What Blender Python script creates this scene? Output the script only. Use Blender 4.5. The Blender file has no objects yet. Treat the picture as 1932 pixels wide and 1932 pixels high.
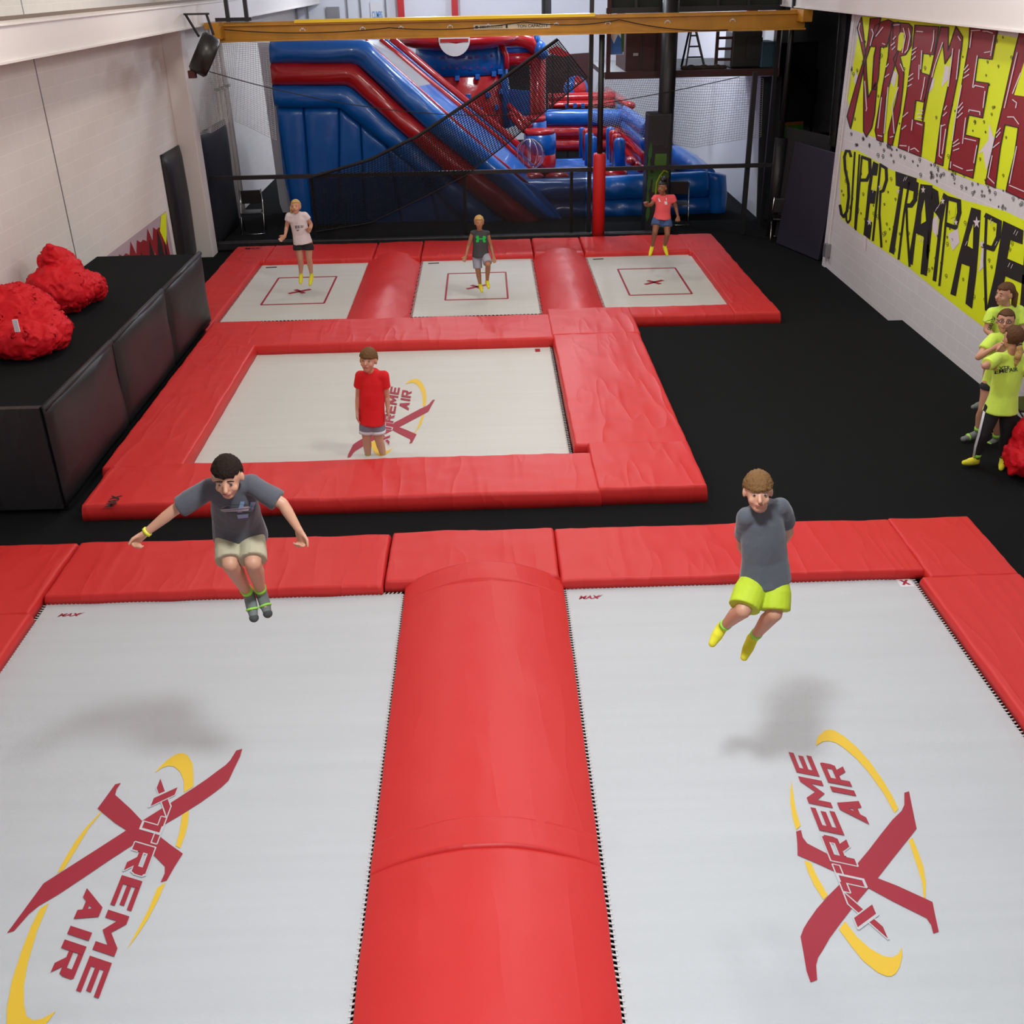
import bpy, bmesh, math, random
import numpy as np
from mathutils import Vector, Matrix, noise
from mathutils.bvhtree import BVHTree
random.seed(7)
SC = bpy.context.scene
COL = SC.collection

# ---------------------------------------------------------------- camera
CAM_H, FPX, PITCH, YAW, ROLL = 4.76, 1948.0, 0.481907, 0.0165231, -0.0212859
cp, sp, cy, sy = math.cos(PITCH), math.sin(PITCH), math.cos(YAW), math.sin(YAW)
_f = Vector((sy * cp, cy * cp, -sp)); _r0 = Vector((cy, -sy, 0)); _u0 = _r0.cross(_f)
_c, _s = math.cos(ROLL), math.sin(ROLL)
_r = _c * _r0 + _s * _u0; _u = -_s * _r0 + _c * _u0
CO = Vector((0, 0, CAM_H))
cam = bpy.data.cameras.new('camera'); camo = bpy.data.objects.new('camera', cam); COL.objects.link(camo)
M = Matrix.Identity(4)
for i in range(3):
    M[i][0], M[i][1], M[i][2], M[i][3] = _r[i], _u[i], -_f[i], CO[i]
camo.matrix_world = M
cam.sensor_width = 36.0; cam.lens = 36.0 * FPX / 1932.0; cam.clip_end = 200; cam.clip_start = .05
SC.camera = camo

def at(px, py, z=None, Y=None, X=None):
    """photo measurement -> point on a world plane (height z, distance Y or side X)"""
    d = _f + _r * ((px - 966) / FPX) + _u * ((966 - py) / FPX)
    t = (z - CO.z) / d.z if z is not None else (Y / d.y if Y is not None else X / d.x)
    return CO + d * t

# ---------------------------------------------------------------- world, lights, exposure
w = bpy.data.worlds.new('world'); SC.world = w; w.use_nodes = True
w.node_tree.nodes['Background'].inputs[0].default_value = (.8, .85, 1, 1)
w.node_tree.nodes['Background'].inputs[1].default_value = 0.3
SC.view_settings.view_transform = 'Standard'; SC.view_settings.look = 'None'
SC.view_settings.gamma = 1; SC.view_settings.use_curve_mapping = False
SC.view_settings.exposure = -0.62
# hall lamps and unseen added fill lamps: x, y, z, watts, size, colour
LAMPS = [(0.30, 3.3, 5.4, 300, .42, (.93, .97, 1)), (-3.6, 5.6, 6.0, 90, 0, (1, .97, .93)), (4.2, 5.6, 6.0, 70, 0, (.95, .98, 1)),
         (1.5, 9.0, 6.0, 150, .6, (1, .97, .92)), (-3.6, 11.0, 6.0, 190, 0, (1, .95, .88)), (4.2, 10.8, 6.0, 260, 0, (.97, .98, 1)),
         (1.8, 14.0, 6.0, 150, .6, (1, .95, .88)), (-3.2, 16.5, 6.0, 170, 0, (1, .94, .86)), (1.0, 19.0, 6.0, 60, .9, (1, .93, .84)),
         (2.6, 28.5, 6.2, 800, 0, (.84, .90, 1)), (-1.5, 31.0, 6.2, 700, 0, (.84, .90, 1)), (1.2, 23.4, 6.2, 260, 1.2, (.84, .90, 1)),
         (0, -1.2, 6.0, 70, 1.2, (.95, .98, 1))]

# ---------------------------------------------------------------- materials
def mat(name, col, rough=.6, bump=None, metal=0, coat=0, alpha=1, spec=.5, var=0, emit=0, trans=0, sheen=0):
    m = bpy.data.materials.new(name); m.use_nodes = True; nt = m.node_tree; b = nt.nodes['Principled BSDF']
    b.inputs['Base Color'].default_value = (*col, 1); b.inputs['Roughness'].default_value = rough
    b.inputs['Metallic'].default_value = metal; b.inputs['Coat Weight'].default_value = coat
    b.inputs['Specular IOR Level'].default_value = spec; b.inputs['Alpha'].default_value = alpha
    b.inputs['Transmission Weight'].default_value = trans
    b.inputs['Sheen Weight'].default_value = sheen
    if emit:
        b.inputs['Emission Color'].default_value = (*col, 1); b.inputs['Emission Strength'].default_value = emit
    tc = nt.nodes.new('ShaderNodeTexCoord')
    if var:
        n = nt.nodes.new('ShaderNodeTexNoise'); n.inputs['Scale'].default_value = 3.0; n.inputs['Detail'].default_value = 6
        mx = nt.nodes.new('ShaderNodeMixRGB'); mx.inputs[1].default_value = (*[c * (1 - var) for c in col], 1)
        mx.inputs[2].default_value = (*[min(1, c * (1 + var)) for c in col], 1)
        nt.links.new(tc.outputs['Object'], n.inputs['Vector']); nt.links.new(n.outputs['Fac'], mx.inputs[0])
        nt.links.new(mx.outputs[0], b.inputs['Base Color'])
    if bump:
        scale, strength, dist = bump
        n = nt.nodes.new('ShaderNodeTexNoise'); n.inputs['Scale'].default_value = scale; n.inputs['Detail'].default_value = 4
        bp = nt.nodes.new('ShaderNodeBump'); bp.inputs['Strength'].default_value = strength; bp.inputs['Distance'].default_value = dist
        nt.links.new(tc.outputs['Object'], n.inputs['Vector']); nt.links.new(n.outputs['Fac'], bp.inputs['Height'])
        nt.links.new(bp.outputs[0], b.inputs['Normal'])
    return m

def block_wall(name, col, joint, rough=.7, strength=.5):
    m = mat(name, col, rough); nt = m.node_tree; b = nt.nodes['Principled BSDF']
    tc = nt.nodes.new('ShaderNodeTexCoord'); s = nt.nodes.new('ShaderNodeSeparateXYZ'); c = nt.nodes.new('ShaderNodeCombineXYZ')
    nt.links.new(tc.outputs['Object'], s.inputs[0]); nt.links.new(s.outputs['Y'], c.inputs[0]); nt.links.new(s.outputs['Z'], c.inputs[1])
    br = nt.nodes.new('ShaderNodeTexBrick'); br.inputs['Scale'].default_value = 1; br.inputs['Brick Width'].default_value = .40
    br.inputs['Row Height'].default_value = .2; br.inputs['Mortar Size'].default_value = .006; br.inputs['Mortar Smooth'].default_value = .3
    br.inputs['Color1'].default_value = (*col, 1); br.inputs['Color2'].default_value = (*[x * .97 for x in col], 1)
    br.inputs['Mortar'].default_value = (*joint, 1)
    nt.links.new(c.outputs[0], br.inputs['Vector']); nt.links.new(br.outputs['Color'], b.inputs['Base Color'])
    n = nt.nodes.new('ShaderNodeTexNoise'); n.inputs['Scale'].default_value = 60
    nt.links.new(tc.outputs['Object'], n.inputs['Vector'])
    mt = nt.nodes.new('ShaderNodeMath'); mt.operation = 'MULTIPLY_ADD'; mt.inputs[1].default_value = .25
    nt.links.new(n.outputs['Fac'], mt.inputs[0]); iv = nt.nodes.new('ShaderNodeMath'); iv.operation = 'SUBTRACT'; iv.inputs[0].default_value = 1
    nt.links.new(br.outputs['Fac'], iv.inputs[1]); nt.links.new(iv.outputs[0], mt.inputs[2])
    bp = nt.nodes.new('ShaderNodeBump'); bp.inputs['Strength'].default_value = strength; bp.inputs['Distance'].default_value = .004
    nt.links.new(mt.outputs[0], bp.inputs['Height']); nt.links.new(bp.outputs[0], b.inputs['Normal'])
    return m

def vinyl(name, col, rough=.42, wr=.35, spec=.5, coat=.0):
    """vinyl cover cloth: fine grain and long creases"""
    m = mat(name, col, rough, spec=spec, coat=coat); nt = m.node_tree; b = nt.nodes['Principled BSDF']
    tc = nt.nodes.new('ShaderNodeTexCoord')
    mp = nt.nodes.new('ShaderNodeMapping'); mp.inputs['Rotation'].default_value = (0, 0, .7); mp.inputs['Scale'].default_value = (3.4, .55, 1.2)
    nt.links.new(tc.outputs['Object'], mp.inputs[0])
    n1 = nt.nodes.new('ShaderNodeTexNoise'); n1.inputs['Scale'].default_value = .8; n1.inputs['Detail'].default_value = 2; n1.inputs['Distortion'].default_value = .25
    nt.links.new(mp.outputs[0], n1.inputs['Vector'])
    # ridge = 1-|2n-1| sharpened
    a = nt.nodes.new('ShaderNodeMath'); a.operation = 'MULTIPLY_ADD'; a.inputs[1].default_value = 2; a.inputs[2].default_value = -1
    ab = nt.nodes.new('ShaderNodeMath'); ab.operation = 'ABSOLUTE'; iv = nt.nodes.new('ShaderNodeMath'); iv.operation = 'SUBTRACT'; iv.inputs[0].default_value = 1
    pw = nt.nodes.new('ShaderNodeMath'); pw.operation = 'POWER'; pw.inputs[1].default_value = 7
    nt.links.new(n1.outputs['Fac'], a.inputs[0]); nt.links.new(a.outputs[0], ab.inputs[0]); nt.links.new(ab.outputs[0], iv.inputs[1]); nt.links.new(iv.outputs[0], pw.inputs[0])
    n2 = nt.nodes.new('ShaderNodeTexNoise'); n2.inputs['Scale'].default_value = 240; nt.links.new(tc.outputs['Object'], n2.inputs['Vector'])
    b1 = nt.nodes.new('ShaderNodeBump'); b1.inputs['Strength'].default_value = wr; b1.inputs['Distance'].default_value = .02
    b2 = nt.nodes.new('ShaderNodeBump'); b2.inputs['Strength'].default_value = .25; b2.inputs['Distance'].default_value = .002
    nt.links.new(pw.outputs[0], b1.inputs['Height']); nt.links.new(n2.outputs['Fac'], b2.inputs['Height'])
    nt.links.new(b1.outputs[0], b2.inputs['Normal']); nt.links.new(b2.outputs[0], b.inputs['Normal'])
    return m

def weave(name, col):
    m = mat(name, col, .55, spec=.35); nt = m.node_tree; b = nt.nodes['Principled BSDF']
    tc = nt.nodes.new('ShaderNodeTexCoord')
    wv = nt.nodes.new('ShaderNodeTexWave'); wv.bands_direction = 'X'; wv.inputs['Scale'].default_value = 45; wv.inputs['Distortion'].default_value = .3
    wy = nt.nodes.new('ShaderNodeTexWave'); wy.bands_direction = 'Y'; wy.inputs['Scale'].default_value = 45; wy.inputs['Distortion'].default_value = .3
    mm = nt.nodes.new('ShaderNodeMath'); mm.operation = 'MULTIPLY'
    for q in (wv, wy): nt.links.new(tc.outputs['Object'], q.inputs['Vector'])
    nt.links.new(wv.outputs['Fac'], mm.inputs[0]); nt.links.new(wy.outputs['Fac'], mm.inputs[1])
    bp = nt.nodes.new('ShaderNodeBump'); bp.inputs['Strength'].default_value = .3; bp.inputs['Distance'].default_value = .002
    nt.links.new(mm.outputs[0], bp.inputs['Height']); nt.links.new(bp.outputs[0], b.inputs['Normal'])
    mp = nt.nodes.new('ShaderNodeMapping'); mp.inputs['Scale'].default_value = (.3, 6, 1); nt.links.new(tc.outputs['Object'], mp.inputs[0])
    n = nt.nodes.new('ShaderNodeTexNoise'); n.inputs['Scale'].default_value = 1.5; n.inputs['Detail'].default_value = 5; nt.links.new(mp.outputs[0], n.inputs['Vector'])
    mx = nt.nodes.new('ShaderNodeMixRGB'); mx.inputs[1].default_value = (*[c * .93 for c in col], 1); mx.inputs[2].default_value = (*[c * 1.05 for c in col], 1)
    nt.links.new(n.outputs['Fac'], mx.inputs[0]); nt.links.new(mx.outputs[0], b.inputs['Base Color'])
    return m

MT = dict(
    red_pad=vinyl('red_vinyl', (.60, .024, .022), .48, .32, .38),
    red_pad_round=vinyl('red_vinyl_smooth', (.60, .024, .022), .46, .12, .38),
    seam=mat('seam_thread', (.2, .008, .008), .8),
    black_pad=vinyl('black_vinyl', (.015, .015, .017), .46, .35, .4),
    carpet=mat('black_carpet', (.0062, .0072, .0075), .95, (260, .6, .004), spec=.12, var=.15),
    weave=weave('white_woven_bed', (.53, .565, .585)),
    weave_warm=weave('cream_woven_bed', (.58, .59, .55)),
    lace=mat('white_lacing', (.62, .62, .6), .7),
    spring=mat('black_bungee', (.012, .012, .012), .6),
    steel_blk=mat('black_painted_steel', (.010, .010, .011), .45),
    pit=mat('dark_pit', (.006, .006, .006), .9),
    logo_red=mat('printed_crimson', (.33, .012, .03), .6),
    logo_yel=mat('printed_yellow', (.75, .50, .03), .6),
    wall_l=block_wall('painted_block_left', (.73, .70, .655), (.79, .76, .71), strength=.12),
    wall_r=block_wall('painted_block_right', (.66, .65, .675), (.75, .74, .76), strength=.15),
    wall_w=mat('white_sheet_wall', (.70, .71, .76), .7, (6, .2, .02)),
    trim=mat('white_painted_steel', (.74, .70, .66), .45, (4, .1, .01)),
    ceil=mat('ceiling_paint', (.75, .75, .75), .9),
    crane=mat('yellow_ochre_paint', (.48, .22, .012), .45, (9, .3, .01), var=.3),
    crane2=mat('bright_yellow_paint', (.85, .58, .015), .4),
    plate=mat('ivory_plate', (.6, .52, .36), .5),
    ink=mat('black_ink', (.01, .01, .01), .6),
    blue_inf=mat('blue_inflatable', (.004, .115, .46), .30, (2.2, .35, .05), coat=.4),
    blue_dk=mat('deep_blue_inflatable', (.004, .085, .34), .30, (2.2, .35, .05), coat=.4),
    red_inf=mat('red_inflatable', (.46, .012, .016), .22, (2.2, .35, .05), coat=.4),
    grey_inf=mat('grey_lane', (.28, .29, .31), .3, (3, .2, .02)),
    white_inf=mat('white_inflatable', (.7, .7, .7), .4),
    maroon=mat('maroon_paint', (.26, .010, .014), .55, (30, .2, .003)),
    neon=mat('neon_yellow_paint', (.72, .84, .004), .6, (30, .2, .003)),
    wpaint=mat('lilac_white_paint', (.74, .68, .74), .6),
    neonshirt=mat('neon_cotton', (.62, .86, .09), .85, (30, .35, .01), sheen=.2),
    grey_shirt=mat('charcoal_cotton', (.075, .078, .095), .9, (22, .4, .012), sheen=.2),
    slate_shirt=mat('slate_cotton', (.085, .095, .115), .9, (22, .4, .012), sheen=.2),
    dark_shirt=mat('dark_grey_jersey', (.055, .055, .06), .85, (22, .4, .012)),
    red_shirt=mat('red_cotton', (.70, .008, .012), .85, (22, .3, .012)),
    white_shirt=mat('white_cotton', (.70, .62, .62), .85, (22, .4, .012)),
    coral_shirt=mat('coral_cotton', (.80, .10, .11), .85, (22, .4, .012)),
    khaki=mat('khaki_twill', (.42, .38, .26), .85, (20, .4, .012)),
    lime=mat('lime_shorts', (.46, .60, .02), .7, (20, .4, .012)),
    blue_sh=mat('denim_blue_shorts', (.05, .10, .24), .85, (20, .4, .012)),
    grey_sh=mat('grey_shorts', (.20, .22, .27), .85, (20, .4, .012)),
    ltgrey_sh=mat('light_grey_shorts', (.34, .36, .42), .85, (20, .4, .012)),
    blk_cloth=mat('black_cloth', (.012, .012, .014), .85, (20, .4, .012)),
    white_trim=mat('white_band', (.7, .7, .74), .8),
    skin=mat('fair_skin', (.56, .29, .185), .5, (60, .1, .002)),
    skin_tan=mat('tan_skin', (.42, .19, .095), .5, (60, .1, .002)),
    skin_brown=mat('brown_skin', (.26, .10, .048), .5, (60, .1, .002)),
    lip=mat('lips', (.40, .11, .09), .5), eye_w=mat('eye_white', (.45, .42, .40), .3), eye_d=mat('eye_dark', (.03, .018, .012), .3),
    hair_dk=mat('dark_brown_hair', (.016, .009, .006), .75, (70, .8, .01), spec=.12),
    hair_br=mat('brown_hair', (.10, .045, .018), .65, (70, .8, .01), var=.5, spec=.2),
    hair_lt=mat('light_brown_hair', (.16, .080, .028), .65, (70, .8, .01), var=.5, spec=.2),
    hair_bl=mat('blond_hair', (.50, .32, .11), .65, (70, .8, .01), var=.5, spec=.2),
    hair_blk=mat('black_hair', (.008, .007, .007), .5, (70, .8, .01)),
    sock_y=mat('yellow_sock', (.72, .68, .03), .85, (60, .3, .004)), sock_g=mat('grey_sock', (.17, .19, .18), .85, (60, .3, .004)),
    sock_dk=mat('dark_grey_sock_toe', (.06, .065, .065), .85), sock_lime=mat('lime_sock_cuff', (.33, .75, .08), .8),
    band=mat('yellow_wristband', (.75, .75, .05), .5),
    beanbag=mat('red_nylon', (.62, .006, .014), .6, (14, .6, .02), spec=.25),
    chrome=mat('chrome', (.7, .7, .7), .18, metal=1), plastic=mat('black_plastic', (.012, .012, .012), .35),
    green=mat('green_foam', (.10, .45, .03), .6), leaf=mat('green_leaf_print', (.02, .10, .01), .6), leaf2=mat('yellow_green_print', (.30, .42, .01), .6),
    orange=mat('orange_foam', (.7, .22, .02), .6), dkgrey=mat('dark_grey_wall', (.022, .026, .028), .8), purple=mat('dark_violet_vinyl', (.020, .017, .03), .5),
    maroon_dk=mat('dark_red_steel', (.04, .008, .007), .6), teal=mat('teal_panel', (.015, .06, .09), .6), glass=mat('clear_plastic', (1, 1, 1), .03, trans=1, alpha=.35),
    net_w=mat('white_net_cord', (.5, .5, .5), .7), net_b=mat('black_net_cord', (.006, .006, .007), .7), rope=mat('black_rope', (.01, .01, .01), .7),
    screen=mat('black_screen_cloth', (.004, .004, .005), .8, alpha=.74), redpaint=mat('red_painted_column', (.45, .01, .015), .4),
    signblue=mat('sign_blue', (.05, .25, .6), .5), greenprint=mat('bright_green_print', (.0, .55, .06), .6), printb=mat('pale_blue_print', (.25, .33, .5), .7),
    printp=mat('pale_pink_print', (.5, .3, .32), .7), hazard=mat('metal_grey', (.3, .3, .31), .4, metal=.6),
)

# ---------------------------------------------------------------- helpers
def wl(o):
    p = Vector((0, 0, 0))
    while o: p += o.location; o = o.parent
    return p

def tag(o, label=None, cat=None, group=None, kind=None):
    if label: o['label'] = label
    if cat: o['category'] = cat
    if group: o['group'] = group
    if kind: o['kind'] = kind
    return o

def empty(name, loc, label=None, cat=None, group=None, kind=None):
    o = bpy.data.objects.new(name, None); COL.objects.link(o); o.location = loc; o.empty_display_size = .1
    return tag(o, label, cat, group, kind)

def mesh(name, verts, faces, m, parent=None, smooth=False, mats=None, fm=None):
    me = bpy.data.meshes.new(name)
    if parent is not None: org = wl(parent)
    else:
        a = np.array([tuple(v) for v in verts]); org = Vector(((a[:, 0].min() + a[:, 0].max()) / 2, (a[:, 1].min() + a[:, 1].max()) / 2, a[:, 2].min()))
    me.from_pydata([tuple(Vector(v) - org) for v in verts], [], faces)
    for x in (mats or [m]): me.materials.append(MT[x] if isinstance(x, str) else x)
    if smooth: me.polygons.foreach_set('use_smooth', [True] * len(me.polygons))
    if fm: me.polygons.foreach_set('material_index', fm)
    me.update()
    o = bpy.data.objects.new(name, me); COL.objects.link(o)
    if parent is not None: o.parent = parent
    else: o.location = org
    return o

class MB:
    def __init__(s): s.v = []; s.f = []
    def add(s, v, f):
        n = len(s.v); s.v += [Vector(x) for x in v]; s.f += [tuple(i + n for i in q) for q in f]; return s
    def box(s, x0, x1, y0, y1, z0, z1):
        v = [(x, y, z) for z in (z0, z1) for y in (y0, y1) for x in (x0, x1)]
        return s.add(v, [(0, 2, 3, 1), (4, 5, 7, 6), (0, 1, 5, 4), (2, 6, 7, 3), (0, 4, 6, 2), (1, 3, 7, 5)])
    def bar(s, p, q, wd, ht=None, up=(0, 0, 1)):
        p, q = Vector(p), Vector(q); ht = ht or wd; d = (q - p).normalized(); u = Vector(up)
        if abs(d.dot(u)) > .98: u = Vector((0, 1, 0))
        a = d.cross(u).normalized() * wd / 2; b = a.cross(d).normalized() * ht / 2
        v = [e + i * a + j * b for e in (p, q) for j in (-1, 1) for i in (-1, 1)]
        return s.add(v, [(0, 2, 3, 1), (4, 5, 7, 6), (0, 1, 5, 4), (2, 6, 7, 3), (0, 4, 6, 2), (1, 3, 7, 5)])
    def tube(s, pts, r, n=8, cap=True):
        pts = [Vector(p) for p in pts]; rr = r if isinstance(r, (list, tuple)) else [r] * len(pts); V = []; F = []
        a = None
        for i, p in enumerate(pts):
            d = (pts[min(i + 1, len(pts) - 1)] - pts[max(i - 1, 0)]).normalized()
            if a is None:
                a = d.orthogonal().normalized()
            a = (a - d * a.dot(d)).normalized(); b = d.cross(a)
            for k in range(n):
                t = 2 * math.pi * k / n; V.append(p + rr[i] * (math.cos(t) * a + math.sin(t) * b))
        for i in range(len(pts) - 1):
            for k in range(n):
                k2 = (k + 1) % n; F.append((i * n + k, i * n + k2, (i + 1) * n + k2, (i + 1) * n + k))
        if cap: F.append(tuple(range(n))[::-1]); F.append(tuple((len(pts) - 1) * n + k for k in range(n)))
        return s.add(V, F)
    def sph(s, c, r, n=12, rot=None):
        c = Vector(c); rx, ry, rz = r if isinstance(r, (list, tuple)) else (r, r, r); V = []; F = []
        for i in range(n + 1):
            th = math.pi * i / n
            for k in range(n * 2):
                ph = math.pi * k / n; q = Vector((rx * math.sin(th) * math.cos(ph), ry * math.sin(th) * math.sin(ph), rz * math.cos(th)))
                V.append(c + (rot @ q if rot else q))
        for i in range(n):
            for k in range(2 * n):
                k2 = (k + 1) % (2 * n); F.append((i * 2 * n + k, (i + 1) * 2 * n + k, (i + 1) * 2 * n + k2, i * 2 * n + k2))
        return s.add(V, F)
    def eloft(s, pts, ra, rb, side, n=20):
        """loft of ellipses along pts; ra along side vector, rb across"""
        pts = [Vector(p) for p in pts]; V = []; F = []; sd = Vector(side)
        for i, p in enumerate(pts):
            d = (pts[min(i + 1, len(pts) - 1)] - pts[max(i - 1, 0)]).normalized()
            a = (sd - d * sd.dot(d)).normalized(); b = d.cross(a)
            for k in range(n):
                t = 2 * math.pi * k / n; V.append(p + ra[i] * math.cos(t) * a + rb[i] * math.sin(t) * b)
        for i in range(len(pts) - 1):
            for k in range(n):
                k2 = (k + 1) % n; F.append((i * n + k, i * n + k2, (i + 1) * n + k2, (i + 1) * n + k))
        F.append(tuple(range(n))[::-1]); F.append(tuple((len(pts) - 1) * n + k for k in range(n)))
        return s.add(V, F)
    def limb(s, pts, rads, n=12):
        pts = [Vector(p) for p in pts]
        for p, r in zip(pts, rads): s.sph(p, r, 8)
        for i in range(len(pts) - 1):
            if (pts[i + 1] - pts[i]).length > 1e-4: s.tube([pts[i], pts[i + 1]], [rads[i], rads[i + 1]], n)
        return s
    def prism(s, poly, off):
        """flat polygon (3D points) given thickness by vector off"""
        n = len(poly); off = Vector(off); p = [Vector(q) for q in poly]
        return s.add(p + [q + off for q in p], [tuple(range(n)), tuple(range(2 * n - 1, n - 1, -1))] + [(i, i + n, (i + 1) % n + n, (i + 1) % n) for i in range(n)])
    def build(s, name, m, parent=None, smooth=False, **k): return mesh(name, s.v, s.f, m, parent, smooth, **k)

def ear_poly(poly2):
    """triangulate a 2D polygon (concave allowed)"""
    from mathutils.geometry import tessellate_polygon
    return [tuple(t) for t in tessellate_polygon([[Vector((x, y, 0)) for x, y in poly2]])]

def flat(mb, poly2, f):
    """add a flat painted shape facing the hall; stacked coats get a hair of thickness"""
    V = [f(x, y) for x, y in poly2]; T = ear_poly(poly2); n = Vector((0, 0, 0))
    for a, b, c in T: n += (V[b] - V[a]).cross(V[c] - V[a])
    n.normalize()
    if n.dot(CO - V[0]) < 0: n = -n; T = [t[::-1] for t in T]
    mb.k = getattr(mb, 'k', 0) + 1
    mb.add([v + n * (.00015 * (mb.k % 12)) for v in V], T)

def stroke2(pts, wd):
    """polyline -> polygon outline quads"""
    out = []; n = len(pts)
    for i in range(n - 1):
        (x0, y0), (x1, y1) = pts[i], pts[i + 1]; L = math.hypot(x1 - x0, y1 - y0) or 1; ux, uy = (x1 - x0) / L, (y1 - y0) / L
        e = wd * .3; nx, ny = -uy * wd / 2, ux * wd / 2
        x0 -= ux * e; y0 -= uy * e; x1 += ux * e; y1 += uy * e
        out.append([(x0 + nx, y0 + ny), (x1 + nx, y1 + ny), (x1 - nx, y1 - ny), (x0 - nx, y0 - ny)])
    return out

def text2(txt, offset=0.0, res=3):
    """flat lettering: verts, faces in unit box, cap height ~ .7"""
    c = bpy.data.curves.new('t', 'FONT'); c.body = txt; c.resolution_u = res; c.offset = offset; c.fill_mode = 'FRONT'
    o = bpy.data.objects.new('t', c); COL.objects.link(o); bpy.context.view_layer.update()
    dg = bpy.context.evaluated_depsgraph_get(); me = bpy.data.meshes.new_from_object(o.evaluated_get(dg))
    v = [(q.co.x, q.co.y) for q in me.vertices]; f = [tuple(p.vertices) for p in me.polygons]
    bpy.data.objects.remove(o); bpy.data.curves.remove(c); bpy.data.meshes.remove(me)
    xs = [a for a, b in v]; ys = [b for a, b in v]; x0, x1, y0, y1 = min(xs), max(xs), min(ys), max(ys)
    return [((a - x0) / (x1 - x0), (b - y0) / (y1 - y0)) for a, b in v], f

def put_text(mb, txt, o, ux, uy, offset=0.0):
    """lettering filling the parallelogram o + s*ux + t*uy"""
    v, f = text2(txt, offset); o, ux, uy = Vector(o), Vector(ux), Vector(uy)
    mb.add([o + ux * a + uy * b for a, b in v], f); return mb

def remesh(o, vox, smooth=6, fac=.5):
    r = o.modifiers.new('r', 'REMESH'); r.mode = 'VOXEL'; r.voxel_size = vox
    s = o.modifiers.new('s', 'SMOOTH'); s.factor = fac; s.iterations = smooth
    bpy.context.view_layer.update(); dg = bpy.context.evaluated_depsgraph_get()
    me = bpy.data.meshes.new_from_object(o.evaluated_get(dg)); old = o.data; o.modifiers.clear()
    o.data = me; me.name = o.name; me.polygons.foreach_set('use_smooth', [True] * len(me.polygons))
    if not me.materials:
        for m in old.materials: me.materials.append(m)
    return o

def beveled(o, wd=.01, seg=2):
    b = o.modifiers.new('b', 'BEVEL'); b.width = wd; b.segments = seg; b.limit_method = 'ANGLE'; return o

# ================================================================ SETTING
XR, XL, ZC = 6.19, -5.85, 6.7
holes = [(-3.96, -.80, 1.2, 7.68), (.52, 3.66, 1.2, 7.68), (-3.38, .92, 9.9, 14.3)]
def floor_with_holes(x0, x1, y0, y1, zt, zb, hs):
    mb = MB(); xs = sorted({x0, x1, *[h[0] for h in hs], *[h[1] for h in hs]}); ys = sorted({y0, y1, *[h[2] for h in hs], *[h[3] for h in hs]})
    inside = lambda x, y: any(h[0] < x < h[1] and h[2] < y < h[3] for h in hs)
    solid = lambda i, j: 0 <= i < len(xs) - 1 and 0 <= j < len(ys) - 1 and not inside((xs[i] + xs[i + 1]) / 2, (ys[j] + ys[j + 1]) / 2)
    for i in range(len(xs) - 1):
        for j in range(len(ys) - 1):
            if not solid(i, j): continue
            a, b, c, d = xs[i], xs[i + 1], ys[j], ys[j + 1]
            mb.add([(a, c, zt), (b, c, zt), (b, d, zt), (a, d, zt)], [(0, 1, 2, 3)])
            for di, dj, e in ((-1, 0, ((a, d), (a, c))), (1, 0, ((b, c), (b, d))), (0, -1, ((a, c), (b, c))), (0, 1, ((b, d), (a, d)))):
                if not solid(i + di, j + dj): (p, q), (r, s) = e; mb.add([(p, q, zt), (r, s, zt), (r, s, zb), (p, q, zb)], [(0, 3, 2, 1)])
    return mb
tag(floor_with_holes(XL, XR, -2.5, 14.97, 0, -.9, holes).build('floor', 'carpet'), kind='structure')
bh = [(-4.32, -2.25, 15.9, 19.6), (-1.29, .82, 15.9, 19.6), (1.80, 3.87, 15.9, 19.6)]
tag(floor_with_holes(XL, 12, 14.97, 36, -.17, -.9, bh).build('floor_rear', 'carpet'), kind='structure')
tag(MB().box(XL, 12, -2.5, 36, -.95, -.9).build('floor_pit', 'pit'), kind='structure')
tag(MB().box(XL - .2, XL, -2.5, 36, -.9, ZC).build('wall_left', 'wall_l'), kind='structure')
tag(MB().box(XR, XR + .2, -2.5, 18.95, -.9, ZC).build('wall_right', 'wall_r'), kind='structure')
tag(MB().box(5.95, 6.12, 23.1, 36, -.17, ZC).build('wall_partition', 'wall_w'), kind='structure')
tag(MB().box(XL, 12, 36, 36.2, -.17, ZC).build('wall_back', 'wall_w'), kind='structure')
tag(MB().box(XL, 12, -2.7, -2.5, -.9, ZC).build('wall_front', 'wall_r'), kind='structure')
tag(MB().box(12, 12.2, 18.95, 36, -.17, ZC).build('wall_far_right', 'dkgrey'), kind='structure')
tag(MB().box(XR + .2, 12.2, 18.75, 18.95, -.17, ZC).build('wall_return', 'dkgrey'), kind='structure')
tag(MB().box(XL - .2, 12.2, -2.7, 36.2, ZC, ZC + .15).build('ceiling', 'ceil'), kind='structure')
# steel column boxed in white on the left wall, pipe chase
tag(beveled(MB().box(XL, -5.5, 20.75, 21.15, -.17, ZC).build('trim_1', 'trim'), .01), kind='structure')
# narrow dark joint strips on the left wall
mb = MB()
for Y in (14.78,):
    mb.box(XL, XL + .006, Y - .012, Y + .012, 1.13, ZC)
tag(mb.build('trim_2', 'hazard'), kind='structure')
tag(MB().box(XR - .03, XR, 18.80, 18.95, -.17, ZC).build('trim_3', 'wall_r'), kind='structure')

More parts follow.
